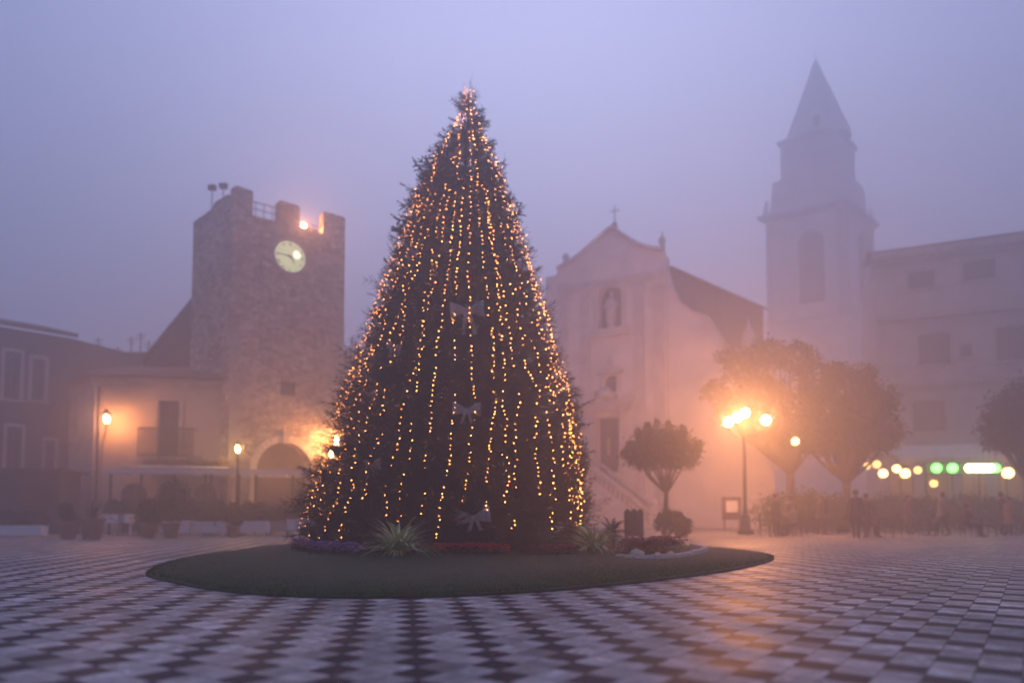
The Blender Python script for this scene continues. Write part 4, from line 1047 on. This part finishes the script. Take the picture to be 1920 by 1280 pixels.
a0, a1, b0, b1 = upw[:4]; mid = (a0 + a1) / 2
for sgn in (-1, 1): po.fbox(FC, mid + sgn * .55 - .12, mid + sgn * .55 + .12, .003, .2, b0 - .1, b1 + .1)
po.fbox(FC, mid - .85, mid + .85, .003, .32, b1 + .105, b1 + .3); po.extrude([FC.p(mid - .75, .28, b1 + .303), FC.p(mid + .75, .28, b1 + .303), FC.p(mid, .28, b1 + .8)], FC.n * -.27); po.lathe(FC.p(mid, .15, b1 + .7), [(.1, 0), (.15, .3), (.05, .5), (.02, .7)], 8)
po.fbox(FC, mid - .8, mid + .8, .003, .3, b0 - .3, b0 - .11)
po.build("portal", M['church_trim'], CH_)
# nave flank and roof
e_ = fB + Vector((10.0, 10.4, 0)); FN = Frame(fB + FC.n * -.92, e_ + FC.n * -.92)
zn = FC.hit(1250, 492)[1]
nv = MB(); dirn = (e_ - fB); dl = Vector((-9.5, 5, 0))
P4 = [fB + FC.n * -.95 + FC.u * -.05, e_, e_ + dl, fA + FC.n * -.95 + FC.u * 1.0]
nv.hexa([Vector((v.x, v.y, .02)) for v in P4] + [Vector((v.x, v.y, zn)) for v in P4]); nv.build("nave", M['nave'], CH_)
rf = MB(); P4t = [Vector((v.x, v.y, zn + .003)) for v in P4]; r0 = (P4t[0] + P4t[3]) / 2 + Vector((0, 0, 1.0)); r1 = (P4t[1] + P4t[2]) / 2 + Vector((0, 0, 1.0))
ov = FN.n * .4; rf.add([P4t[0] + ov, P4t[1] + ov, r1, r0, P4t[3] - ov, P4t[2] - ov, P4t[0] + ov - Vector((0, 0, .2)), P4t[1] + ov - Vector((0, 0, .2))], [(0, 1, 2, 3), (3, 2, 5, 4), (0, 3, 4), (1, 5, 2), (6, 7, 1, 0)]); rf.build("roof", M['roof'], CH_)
# stair with balustrades
ST = thing("church_stair", FC.p(Cs(1230, 980), 2, 0), "stone stair with balustrades running down to the right from the church door", "staircase")
sL = Cs(1092, 900); sE = Cs(1248, 960); sTop = Cs(1118, 880); nst = 20
mb = MB(); mb.fbox(FC, sL, sTop, .8, 3.2, .01, zland - .02)
for k in range(nst):
    x0 = sTop + (sE - sTop) * k / nst; x1 = sTop + (sE - sTop) * (k + 1) / nst; mb.fbox(FC, x0, x1, .8, 3.2, .01, (zland - .02) * (1 - k / nst))
mb.build("steps", M['stone'], ST)
for tt in (3.22, .62):
    bb = MB()
    def zz_(s): return zland * max(0, min(1, 1 - (s - sTop) / (sE - sTop)))
    pts = [(sL, zland), (sTop, zland), (sE, .05)]
    for (x0, z0), (x1, z1) in zip(pts[:-1], pts[1:]):
        bb.hexa([FC.p(x0, tt + .16, z0 + .82), FC.p(x1, tt + .16, z1 + .82), FC.p(x1, tt - .12, z1 + .82), FC.p(x0, tt - .12, z0 + .82), FC.p(x0, tt + .16, z0 + .98), FC.p(x1, tt + .16, z1 + .98), FC.p(x1, tt - .12, z1 + .98), FC.p(x0, tt - .12, z0 + .98)])
        bb.hexa([FC.p(x0, tt + .14, 0.01), FC.p(x1, tt + .14, .01), FC.p(x1, tt - .1, .01), FC.p(x0, tt - .1, .01), FC.p(x0, tt + .14, z0 + .14), FC.p(x1, tt + .14, z1 + .14), FC.p(x1, tt - .1, z1 + .14), FC.p(x0, tt - .1, z0 + .14)])
        k = int((x1 - x0) / .28)
        for i in range(k):
            f = (i + .5) / k; x = x0 + (x1 - x0) * f; z = z0 + (z1 - z0) * f + .14; bb.lathe(FC.p(x, tt + .02, z), [(.06, 0), (.085, .15), (.09, .28), (.045, .5), (.07, .64), (.05, .7)], 6)
    bb.fbox(FC, sE, sE + .45, tt - .2, tt + .24, .01, 1.25); bb.lathe(FC.p(sE + .22, tt, 1.25), [(.1, 0), (.2, .2), (.15, .4), (.03, .5)], 8)
    bb.build("balustrade", M['church_trim'], ST)

# ------------------------------------------------------------------ bell tower
KB = 1.45
b0_ = gx(1597, 56 * KB); bL = gx(1446, 59.3 * KB); bR = gx(1650, 60.6 * KB); bBk = bL + bR - b0_
FBL = Frame(bL, b0_); FBR = Frame(b0_, bR)
BT = thing("bell_tower", b0_, "slender bell tower with arched belfry and pointed spire fading into the fog", "bell tower")
zc1 = FBL.hit(1520, 400)[1]; zb0 = FBL.hit(1520, 592)[1]
hl = hs(1496, 1546, 430, 568, FBL, True); hr = hs(1611, 1636, 435, 572, FBR, True)
mb = MB(); holed_wall(mb, FBL, 0, FBL.w, 0, zc1, [hl], depth=.9); holed_wall(mb, FBR, 0, FBR.w, 0, zc1, [hr], depth=.9)
F3 = Frame(bR, bBk); F4_ = Frame(bBk, bL); holed_wall(mb, F3, 0, F3.w, 0, zc1, [(F3.w * .33, F3.w * .67, hl[2], hl[3], True)], depth=.9); holed_wall(mb, F4_, 0, F4_.w, 0, zc1, [(F4_.w * .33, F4_.w * .67, hl[2], hl[3], True)], depth=.9)
mb.build("wall", M['church'], BT)
cc_ = (b0_ + bBk) / 2
def level(mbx, k0, k1, z0, z1, off=0):
    P = [b0_, bR, bBk, bL]; lo = [cc_ + (p - cc_) * k0 + Vector((0, 0, z0)) for p in P]; hi = [cc_ + (p - cc_) * k1 + Vector((0, 0, z1)) for p in P]; mbx.hexa(lo + hi)
tm = MB(); level(tm, 1.03, 1.03, zb0 - .5, zb0 - .1); 
level(tm, 1.04, 1.12, zc1 - .1, zc1 + .35); level(tm, 1.16, 1.16, zc1 + .353, zc1 + .7)
for F_ in (FBL, FBR):
    for s_ in (.45, F_.w - .45): tm.fbox(F_, s_ - .4, s_ + .4, .003, .18, zb0, zc1 - .11)
tm.build("cornice", M['church_trim'], BT)
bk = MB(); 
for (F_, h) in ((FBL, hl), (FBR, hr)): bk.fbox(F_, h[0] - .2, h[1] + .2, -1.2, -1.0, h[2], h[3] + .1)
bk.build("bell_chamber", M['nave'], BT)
zD = FBL.hit(1520, 338)[1] + 1.2 * KB; zS = zD + 3.2 * KB; zA = at(1545, 92, 58.6 * KB).z
dr = MB(); level(dr, .92, .86, zc1 + .703, zD - .6); level(dr, .70, .70, zD - .597, zS - .4); level(dr, .78, .78, zS - .397, zS)
for sx_, P in ((0, bL), (1, b0_), (2, bR)):
    q = cc_ + (P - cc_) * .98 + Vector((0, 0, zc1 + .7)); dr.lathe(q, [(.3, 0), (.3, .8), (.4, .85), (.2, 1.3), (.25, 1.6), (.04, 2.2)], 8)
dr.build("drum", M['church'], BT)
sp_ = MB(); nn = 8; HS_ = zA - zS; prof = [(2.9 * KB, 0), (2.5 * KB, HS_ * .14), (1.7 * KB, HS_ * .42), (.95 * KB, HS_ * .68), (.4 * KB, HS_ * .88), (.05, HS_)]
sp_.lathe(cc_ + Vector((0, 0, zS + .003)), prof, nn); sp_.tube(cc_ + Vector((0, 0, zA)), cc_ + Vector((0, 0, zA + 1.2)), .05, n=5); sp_.build("spire", M['church_trim'], BT)
oc = at(1531, 222, 56.2 * KB); ob = MB(); ob.tube(oc, oc + Vector((.5, 1.2, 0)), .42, n=14); ob.build("spire_window", M['glass'], BT)

# ------------------------------------------------------------------ palazzo on the right
rA = gx(1652, 52.5); rB = gx(2150, 46.0); FR = Frame(rA, rB)
PZ = thing("palazzo", rA, "long three storey grey building with cornices closing the right side of the square", "building")
zr = FR.hit(1700, 474)[1]
holes = [hs(1702, 1752, 508, 540, FR), hs(1806, 1866, 488, 524, FR), hs(1930, 1990, 478, 514, FR), hs(1722, 1782, 625, 682, FR), hs(1868, 1928, 612, 675, FR), hs(1801, 1822, 645, 668, FR), hs(1990, 2050, 605, 670, FR),
         hs(1712, 1772, 752, 808, FR), hs(1862, 1920, 745, 808, FR)]
arc = []
for px_ in (1668, 1735, 1805, 1875, 1948, 2020): h = hs(px_, px_ + 46, 868, 1000, FR, True); arc.append((h[0], h[1], 0, h[3], True))
mb = MB(); holed_wall(mb, FR, 0, FR.w, 0, zr, holes + arc)
FR2 = Frame(rA + Vector((3.5, 9, 0)), rA); holed_wall(mb, FR2, 0, FR2.w, 0, zr, [])
mb.build("wall", M['grey_wall'], PZ)
for h in holes: window(FR, h, PZ, M['wood'], M['glass'], surround=M['stone'])
for k, h in enumerate(arc): window(FR, h, PZ, M['wood'], M['window_lit'], "shop_window", sill=False)
tm = MB()
for py_, tt, hh in ((474, .7, .5), (482, .35, .5), (592, .4, .35), (720, .35, .3), (728, .2, .25), (850, .25, .3)):
    z_ = FR.hit(1700, py_)[1]; tm.fbox(FR, -.15, FR.w, .003, tt, z_ - hh, z_ + (0 if py_ != 474 else .02))
tm.build("cornice", M['stone'], PZ)
rf = MB(); P8 = [FR.p(-.5, .6, zr + .03), FR.p(FR.w, .6, zr + .03), FR.p(FR.w, -7, zr + 1.5), FR.p(-.5, -7, zr + 1.5)]; rf.hexa(P8 + [v + Vector((0, 0, .2)) for v in P8]); rf.build("roof", M['roof'], PZ)
# café awning
aA = gx(1690, 41.5); aB = gx(1893, 40.0); FA = Frame(aA, aB); z_t = FA.hit(1790, 832)[1]; z_b = FA.hit(1790, 858)[1]
T = thing("cafe_awning", aA, "long pale café awning on posts in front of the right building", "awning")
mb = MB(); mb.hexa([FA.p(0, 0, z_b), FA.p(FA.w, 0, z_b), FA.p(FA.w, -4.5, z_t + .3), FA.p(0, -4.5, z_t + .3), FA.p(0, 0, z_b + .05), FA.p(FA.w, 0, z_b + .05), FA.p(FA.w, -4.5, z_t + .35), FA.p(0, -4.5, z_t + .35)])
mb.fbox(FA, 0, FA.w, .003, .03, z_b - .3, z_b + .06); mb.build("canvas", M['awning'], T)
for k in range(5):
    p_ = MB(); s_ = FA.w * (k + .03) / 4.06; p_.tube(FA.p(s_, -.1, 0), FA.p(s_, -.1, z_b - .01), .05, n=8); p_.build("post", M['iron'], T)

# lanterns strung at the café: each a thing
def globe(px, py, d, r, m, label, cat="lantern", group="round café lanterns"):
    q = at(px, py, d); T = thing("globe_lantern", q, label, cat, group); g_ = MB(); g_.ball(q, r, 14, 9); g_.build("globe", m, T, True)
    c_ = MB(); c_.lathe(q + Vector((0, 0, r * .93)), [(r * .4, 0), (r * .35, .08), (.02, .12)], 8); c_.tube(q + Vector((0, 0, r)), q + Vector((0, 0, r + .5)), .012, n=5); c_.build("cap", M['iron'], T)
cl = [(1626, 873, .17, 'cafe_dim', "dim café lantern furthest left of the row"), (1644, 870, .2, 'cafe_dim', "dim café lantern just above and left of the first bright yellow one"),
      (1656, 887, .22, 'cafe_warm', "bright yellow café lantern at the left of the row"), (1681, 878, .2, 'cafe_warm', "smaller yellow café lantern touching the middle bright one"),
      (1697, 887, .24, 'cafe_warm', "bright yellow café lantern in the middle of the left cluster"), (1721, 881, .2, 'cafe_dim', "dim amber café lantern just left of the green lamps"),
      (1890, 886, .28, 'cafe_warm', "large bright yellow café lantern near the right edge"), (1751, 906, .2, 'cafe_dim', "dim orange café lantern below the green lamps"),
      (1592, 884, .14, 'cafe_dim', "faint café lantern by the trunk of the big café tree"), (1491, 827, .17, 'cafe_warm', "single small amber lantern hanging right of the four globe street lamp"),
      (1932, 890, .24, 'cafe_warm', "yellow café lantern cut by the right edge of the picture")]
for px_, py_, r, m, l in cl: globe(px_, py_, 38.0 if px_ != 1491 else 33.0, r, M[m], l)
for px_, l in ((1756, "green globe lamp at the left of the lit café sign row"), (1786, "green globe lamp second in the lit café row"), (1866, "green globe lamp right of the white café lights")):
    globe(px_, 877, 39.0, .26, M['cafe_green'], l, "lamp", "green café lamps")
for px_, l in ((1818, "white café light at the left of the bright cluster"), (1831, "white café light second in the bright cluster"), (1844, "white café light third in the bright cluster"), (1856, "white café light at the right of the bright cluster")):
    globe(px_, 877, 39.0, .24, M['cafe_white'], l, "lamp", "white café lights")
# green sign band behind the lamps
sg = Frame(gx(1742, 39.6), gx(1880, 39.2)); zsg = sg.hit(1810, 877)[1]; T = thing("lit_sign", sg.p(0, 0, zsg), "long green lit sign band behind the green and white café lamps", "sign")
mb = MB(); mb.fbox(sg, 0, sg.w, -.1, 0, zsg - .28, zsg + .28); mb.build("panel", glow("green_panel", (.10, .42, .03), .15), T)
mb = MB(); mb.fbox(sg, -.05, sg.w + .05, -.1, .03, zsg + .283, zsg + .34); mb.fbox(sg, -.05, sg.w + .05, -.1, .03, zsg - .34, zsg - .283); mb.build("frame", M['iron'], T)

# ------------------------------------------------------------------ four globe street lamp
q0 = gx(1398, 31.0); T = thing("street_lamp", q0, "tall street lamp with four glowing globes in front of the church", "street lamp")
zl_ = at(1398, 800, 31).z
p_ = MB(); p_.lathe(q0, [(.34, 0), (.34, .15), (.22, .22), (.2, .75), (.12, .85), (.085, 1.2), (.065, zl_ - .5), (.1, zl_ - .4), (.05, zl_ - .3), (.04, zl_ + .1)], 14); p_.build("post", M['iron'], T, True)
for px_, py_, dy in ((1366, 791, -.6), (1383, 782, .1), (1397, 774, .7), (1436, 787, -.1)):
    g0 = at(px_, py_, 31 + dy); a_ = MB(); top_ = q0 + Vector((0, 0, zl_ - .35)); mid = (top_ + g0) / 2 + Vector((0, 0, -.38))
    a_.path([top_, mid, g0 + Vector((0, 0, -.32)), g0 + Vector((0, 0, -.19))], [.03, .028, .025, .06], 7); ao = a_.build("arm", M['iron'], T)
    g_ = MB(); g_.ball(g0, .19, 12, 8); g_.build("globe", M['lamp_hot'], ao, True)

# framed notice on the church wall side
c = gx(1373, 37); T = thing("menu_board", c, "dark framed notice board standing left of the four globe street lamp", "notice board"); F = Frame((c.x - .5, c.y), (c.x + .5, c.y))
mb = MB(); mb.fbox(F, 0, 1, -.08, 0, .55, 1.75); mb.build("frame", M['wood'], T); mb = MB(); mb.fbox(F, .2, .8, .003, .02, .95, 1.55); mb.build("notice", M['white'], T)
for s_ in (.08, .86):
    l = MB(); l.fbox(F, s_, s_ + .06, -.07, -.01, 0, .548); l.build("leg", M['wood'], T)

# ------------------------------------------------------------------ broadleaf trees
def tree(name, px, d, label, trunk_h, blobs_px, n, leaf, seed, r=.16, m='leaf', group=None):
    base = gx(px, d); T = thing(name, base, label, "tree", group); random.seed(seed)
    bl2 = [];
    for (bx, by, rx, rz, dd) in blobs_px:
        q = at(bx, by, d + dd); bl2.append(((q.x, q.y, q.z), rx * d / FPX, rx * d / FPX * .9, rz * d / FPX))
    t = MB(); fork = base + Vector((.12, 0, trunk_h)); t.path([base, base + Vector((.08, .02, trunk_h * .5)), fork], [r, r * .78, r * .7], 9)
    for b in bl2:
        if b[1] < .35: continue
        for k in range(4):
            e = Vector(b[0]) + Vector((random.uniform(-.6, .6) * b[1], random.uniform(-.5, .5) * b[2], random.uniform(-.1, .6) * b[3])); mid = (fork + e) / 2 + Vector((random.uniform(-.2, .2), 0, -.15)); t.path([fork, mid, e], [r * .5, r * .28, r * .08], 6)
    t.build("trunk", M['bark'], T, True)
    V, F_ = leaf_cloud(bl2, n, leaf, seed); raw("crown", V, F_, M[m], T); return T
tree("umbrella_tree", 1245, 30, "small clipped tree with a round crown in front of the church stair", 1.75, [(1238, 842, 50, 38, 0), (1205, 850, 38, 30, .2), (1275, 846, 40, 34, -.2), (1240, 822, 45, 26, 0), (1196, 812, 7, 12, 0), (1214, 800, 7, 13, .1), (1232, 794, 6, 12, 0), (1254, 798, 7, 12, -.1), (1282, 806, 7, 13, 0), (1308, 832, 10, 9, 0), (1172, 850, 9, 8, 0)], 17000, .075, 1, .12)
tree("cafe_tree", 1480, 38, "large dark tree behind the four globe street lamp", 3.0, [(1395, 690, 42, 36, 1), (1440, 665, 40, 30, -.5), (1490, 672, 44, 34, .8), (1530, 710, 40, 40, .5), (1430, 735, 55, 36, 0), (1345, 735, 34, 26, 1), (1375, 775, 40, 26, .5), (1490, 760, 55, 40, -.4), (1440, 805, 50, 26, 0), (1525, 805, 50, 40, 0), (1362, 668, 26, 14, 0)], 21000, .10, 2, .28)
tree("cafe_tree", 1585, 34.5, "broad dark tree right of the four globe street lamp", 2.4, [(1592, 725, 48, 42, 0), (1548, 780, 50, 50, .5), (1636, 760, 50, 46, 0), (1600, 820, 72, 40, 0), (1565, 700, 30, 24, 0), (1662, 812, 34, 34, 0), (1535, 830, 40, 26, 0), (1600, 775, 50, 40, -.6), (1625, 700, 22, 18, .3)], 27000, .09, 5, .24)
tree("cafe_tree", 1925, 33, "dark tree cut off by the right edge of the picture", 2.4, [(1910, 775, 60, 52, 0), (1880, 810, 45, 40, 0), (1960, 760, 70, 60, 0), (1945, 815, 80, 40, 0)], 22000, .09, 6, .22)
tree("evergreen_tree", 1066, 23.5, "small dark evergreen showing behind the right edge of the decorated tree", 1.0, [(1062, 800, 30, 48, 0), (1066, 870, 36, 60, 0), (1064, 930, 40, 50, 0)], 12000, .07, 7, .12)
# low shrubs left behind lawn right
def shrub(px, d, w, h, label, seed, m='leaf'):
    c = gx(px, d); foliage_thing("shrub", label, "shrub", [((c.x - w * .3, c.y, h * .5), w * .5, w * .4, h * .5), ((c.x + w * .3, c.y, h * .45), w * .5, w * .4, h * .48), ((c.x, c.y, h * .55), w * .5, w * .4, h * .5)], int(3500 * max(1, w)), .075, M[m], seed, loc=c)
shrub(1262, 27.5, .9, 1.0, "low dark shrub beside the foot of the church stair", 5)
shrub(1520, 33.5, 3.4, 1.9, "wide dark hedge between the street lamp and the café tables", 6)
shrub(1690, 35.5, 3.4, 1.8, "wide dark hedge behind the tables below the yellow lanterns", 8)
shrub(1840, 35.5, 3.6, 1.8, "wide dark hedge behind the tables below the white lights", 9)

# ------------------------------------------------------------------ people
def person(px, d, heading, label, pose="stand", top=(.05, .05, .06), legs=(.03, .03, .04), hair=(.02, .015, .01), height=1.72, phase=.3, xy=None, coat=0, bag=False):
    base = gx(px, d) if xy is None else Vector((xy[0], xy[1], 0)); T = thing("person", base, label, "person", None, heading); k = height / 1.72
    sit = pose == "sit"; hip = .52 if sit else .92
    dz = hip - .92
    V = {}; E = []; R = {}
    def v(n, x, y, z, r): V[n] = Vector((x * k, y * k, z * k)); R[n] = r * k
    v('pel', 0, 0, hip, .135); v('wst', 0, .0, 1.08 + dz, .125); v('chs', 0, -.01, 1.28 + dz, .145); v('nkb', 0, .0, 1.45 + dz, .075); v('nk', 0, -.01, 1.51 + dz, .055); v('hd', 0, -.02, 1.61 + dz, .088); v('hdt', 0, -.01, 1.69 + dz, .07)
    E += [('pel', 'wst'), ('wst', 'chs'), ('chs', 'nkb'), ('nkb', 'nk'), ('nk', 'hd'), ('hd', 'hdt')]
    for s, nm in ((-1, 'l'), (1, 'r')):
        st = phase * s if pose == "walk" else .03 * s
        v('hp' + nm, .10 * s, 0, hip - .04, .1)
        if sit: v('kn' + nm, .12 * s, -.43, .50, .065); v('an' + nm, .12 * s, -.42, .09, .042); v('to' + nm, .13 * s, -.6, .03, .035)
        else: v('kn' + nm, .1 * s, -st * .5 - .03, .50, .065); v('an' + nm, .1 * s, -st * .85 + (.03), .09 + (.05 if st < -.1 else 0), .042); v('to' + nm, .11 * s, -st * .85 - .15, .03, .035)
        E += [('pel', 'hp' + nm), ('hp' + nm, 'kn' + nm), ('kn' + nm, 'an' + nm), ('an' + nm, 'to' + nm)]
        v('sh' + nm, .18 * s, 0, 1.40 + dz, .062)
        if sit: v('el' + nm, .23 * s, -.08, 1.13 + dz, .045); v('wr' + nm, .14 * s, -.32, 1.12 + dz, .03)
        else: v('el' + nm, .24 * s, .04 + st * .4, 1.12, .045); v('wr' + nm, .24 * s, -.06 + st * .75, .89, .03)
        E += [('chs', 'sh' + nm), ('sh' + nm, 'el' + nm), ('el' + nm, 'wr' + nm)]
        wv = V['wr' + nm] / k; dirh = (V['wr' + nm] - V['el' + nm]).normalized(); 
        pm = wv + dirh * .07; v('pm' + nm, *pm, .032); E.append(('wr' + nm, 'pm' + nm))
        for f, (oy, ln) in enumerate(((-.03, .065), (-.01, .078), (.01, .073), (.028, .058))):
            a = pm + dirh * .025 + Vector((0, oy, 0)); b = a + dirh * ln * .55 + Vector((-.008 * s, 0, 0)); c_ = b + dirh * ln * .45 + Vector((-.02 * s, 0, 0))
            for q_, nm2, r_ in ((a, 'a', .011), (b, 'b', .010), (c_, 'c', .008)): v(f'f{f}{nm2}{nm}', *q_, r_)
            E += [('pm' + nm, f'f{f}a{nm}'), (f'f{f}a{nm}', f'f{f}b{nm}'), (f'f{f}b{nm}', f'f{f}c{nm}')]
        a = pm + Vector((-.01 * s, -.045, 0)); b = a + dirh * .04 + Vector((-.01 * s, -.01, 0)); v('tha' + nm, *a, .012); v('thb' + nm, *b, .010); E += [('pm' + nm, 'tha' + nm), ('tha' + nm, 'thb' + nm)]
    names = list(V); idx = {n_: i for i, n_ in enumerate(names)}
    me = bpy.data.meshes.new("body"); me.from_pydata([V[n_] for n_ in names], [(idx[a], idx[b]) for a, b in E], [])
    o = bpy.data.objects.new("body", me); C.objects.link(o); o.parent = T
    o.modifiers.new("skin", 'SKIN'); 
    for i, n_ in enumerate(names): d_ = me.skin_vertices[0].data[i]; d_.radius = (R[n_], R[n_] * (.72 if n_ in ('chs', 'wst', 'pel') else 1)); d_.use_root = n_ == 'pel'
    V_ = o.modifiers.new("sub", 'SUBSURF'); V_.levels = 1; V_.render_levels = 1
    zw, zn = (hip + .02) * k, (1.47 + dz) * k
    m = bpy.data.materials.new("clothed_body"); m.use_nodes = True; nt = m.node_tree; b_ = nt.nodes["Principled BSDF"]; b_.inputs["Roughness"].default_value = .8
    tc = nt.nodes.new("ShaderNodeTexCoord"); sx = nt.nodes.new("ShaderNodeSeparateXYZ"); nt.links.new(tc.outputs["Object"], sx.inputs[0])
    def step(th, src):
        g_ = nt.nodes.new("ShaderNodeMath"); g_.operation = 'GREATER_THAN'; g_.inputs[1].default_value = th; nt.links.new(src, g_.inputs[0]); return g_.outputs[0]
    def mix(f, a, b):
        n_ = nt.nodes.new("ShaderNodeMix"); n_.data_type = 'RGBA'; nt.links.new(f, n_.inputs[0])
        for i, x in ((6, a), (7, b)):
            if isinstance(x, tuple): n_.inputs[i].default_value = (*x, 1)
            else: nt.links.new(x, n_.inputs[i])
        return n_.outputs[2]
    c1 = mix(step(zw, sx.outputs[2]), legs, top); c2 = mix(step(zn, sx.outputs[2]), c1, (.32, .2, .15)); nt.links.new(c2, b_.inputs["Base Color"])
    me.materials.append(m)
    hm = MB(); hz = (1.665 + dz) * k
    hm.lathe(Vector((0, .018 * k, hz)), [(.02 * k, .085 * k), (.075 * k, .06 * k), (.098 * k, .01 * k), (.096 * k, -.06 * k), (.06 * k, -.11 * k)][::-1], 12)
    ho = hm.build("hair", mat("hair", hair, .7), None, True); ho.parent = T
    if coat and not sit:
        cm = MB(); zb_, zt2 = coat, 1.46; prof = [(.25, zb_), (.235, zb_ + .1), (.2, .98), (.17, 1.1), (.205, 1.32), (.15, 1.42), (.075, 1.47)]
        vs = []; n_ = 16
        for r_, z_ in prof:
            for i in range(n_):
                t_ = 2 * PI * i / n_; q_ = 1 + .05 * math.sin(5 * t_ + z_ * 4); vs.append((r_ * q_ * math.cos(t_) * k, r_ * .78 * q_ * math.sin(t_) * k, z_ * k))
        cm.add(vs, [(j * n_ + i, j * n_ + (i + 1) % n_, (j + 1) * n_ + (i + 1) % n_, (j + 1) * n_ + i) for j in range(len(prof) - 1) for i in range(n_)])
        co = cm.build("coat", mat("coat_cloth", top, .85, noise=.15, scale=6), None, True); co.parent = T
    if bag:
        bm2 = MB(); bm2.lathe(Vector((.3 * k, .02, .62 * k)), [(.06, 0), (.15, .03), (.16, .22), (.12, .3)], 10); bm2.path([(.3 * k, -.05, .92 * k), (.28 * k, 0, 1.1 * k), (.2 * k, 0, 1.42 * k)], [.012] * 3, 5)
        bo = bm2.build("bag", mat("bag_leather", (.09, .05, .03), .6), None); bo.parent = T
    # face: nose, eyes, ears
    fm = MB(); fm.add([(0, -.125 * k, (1.60 + dz) * k), (-.014 * k, -.10 * k, (1.595 + dz) * k), (.014 * k, -.10 * k, (1.595 + dz) * k), (0, -.10 * k, (1.64 + dz) * k)], [(0, 1, 2), (0, 2, 3), (0, 3, 1)])
    fo = fm.build("nose", mat("skin", (.32, .2, .15), .6), None); fo.parent = T
    return T
person(1456, 29.5, .6, "person standing in a dark coat just right of the four globe street lamp", top=(.04, .035, .04), coat=.55)
person(1478, 30.2, -1.2, "person in a grey jacket just right of the one in the dark coat", top=(.10, .095, .10), coat=.82, height=1.66)
person(1606, 26.0, 2.6, "person in a long dark jacket walking in front of the yellow lanterns", "walk", (.06, .045, .05), height=1.78, coat=.6, bag=True)
person(1625, 26.4, 2.9, "person in a brownish coat walking beside the one in the long dark jacket", "walk", (.10, .06, .05), (.05, .045, .06), (.05, .03, .02), 1.64, -.3, coat=.5)
person(1706, 31.5, 0.4, "person standing in a maroon coat left of the green lamps' table", top=(.12, .04, .04), coat=.62, bag=True)
person(1768, 28.0, -2.0, "person in grey walking under the green lamps", "walk", (.12, .12, .13), height=1.75, phase=.25, coat=.8)
person(1880, 30.0, 1.2, "person in dark clothes standing near the right edge of the square", top=(.03, .03, .05), height=1.8, coat=.75)
person(1893, 29.6, -1.0, "shorter person in a tan coat beside the one in dark clothes at the right edge", top=(.18, .12, .08), height=1.6, coat=.5)
person(1540, 31.5, 3.0, "person in black standing beside the hedge near the big café tree", top=(.03, .03, .03), height=1.7, coat=.7)
for i, l in ((1, "person in a dark jumper seated at the left end table of the café"), (4, "person seated at the table in front of the yellow lanterns"), (8, "person seated at the table below the white café lights")):
    x, y, rz = seats[i]; person(0, 0, rz, l, "sit", [(.06, .05, .08), (.2, .16, .14), (.08, .03, .03)][i % 3], xy=(x, y))

# ------------------------------------------------------------------ fog
hz = MB(); hz.box(-205, 205, -70, 215, -1.0, 60.0)
hm = bpy.data.materials.new("fog"); hm.use_nodes = True; nt = hm.node_tree; nt.nodes.clear()
pv = nt.nodes.new("ShaderNodeVolumePrincipled"); pv.inputs["Color"].default_value = (.97, .955, .975, 1); pv.inputs["Density"].default_value = HAZE_DENSITY; pv.inputs["Anisotropy"].default_value = HAZE_G
mo = nt.nodes.new("ShaderNodeOutputMaterial"); nt.links.new(pv.outputs[0], mo.inputs["Volume"])
tag(hz.build("haze", hm), kind="stuff")
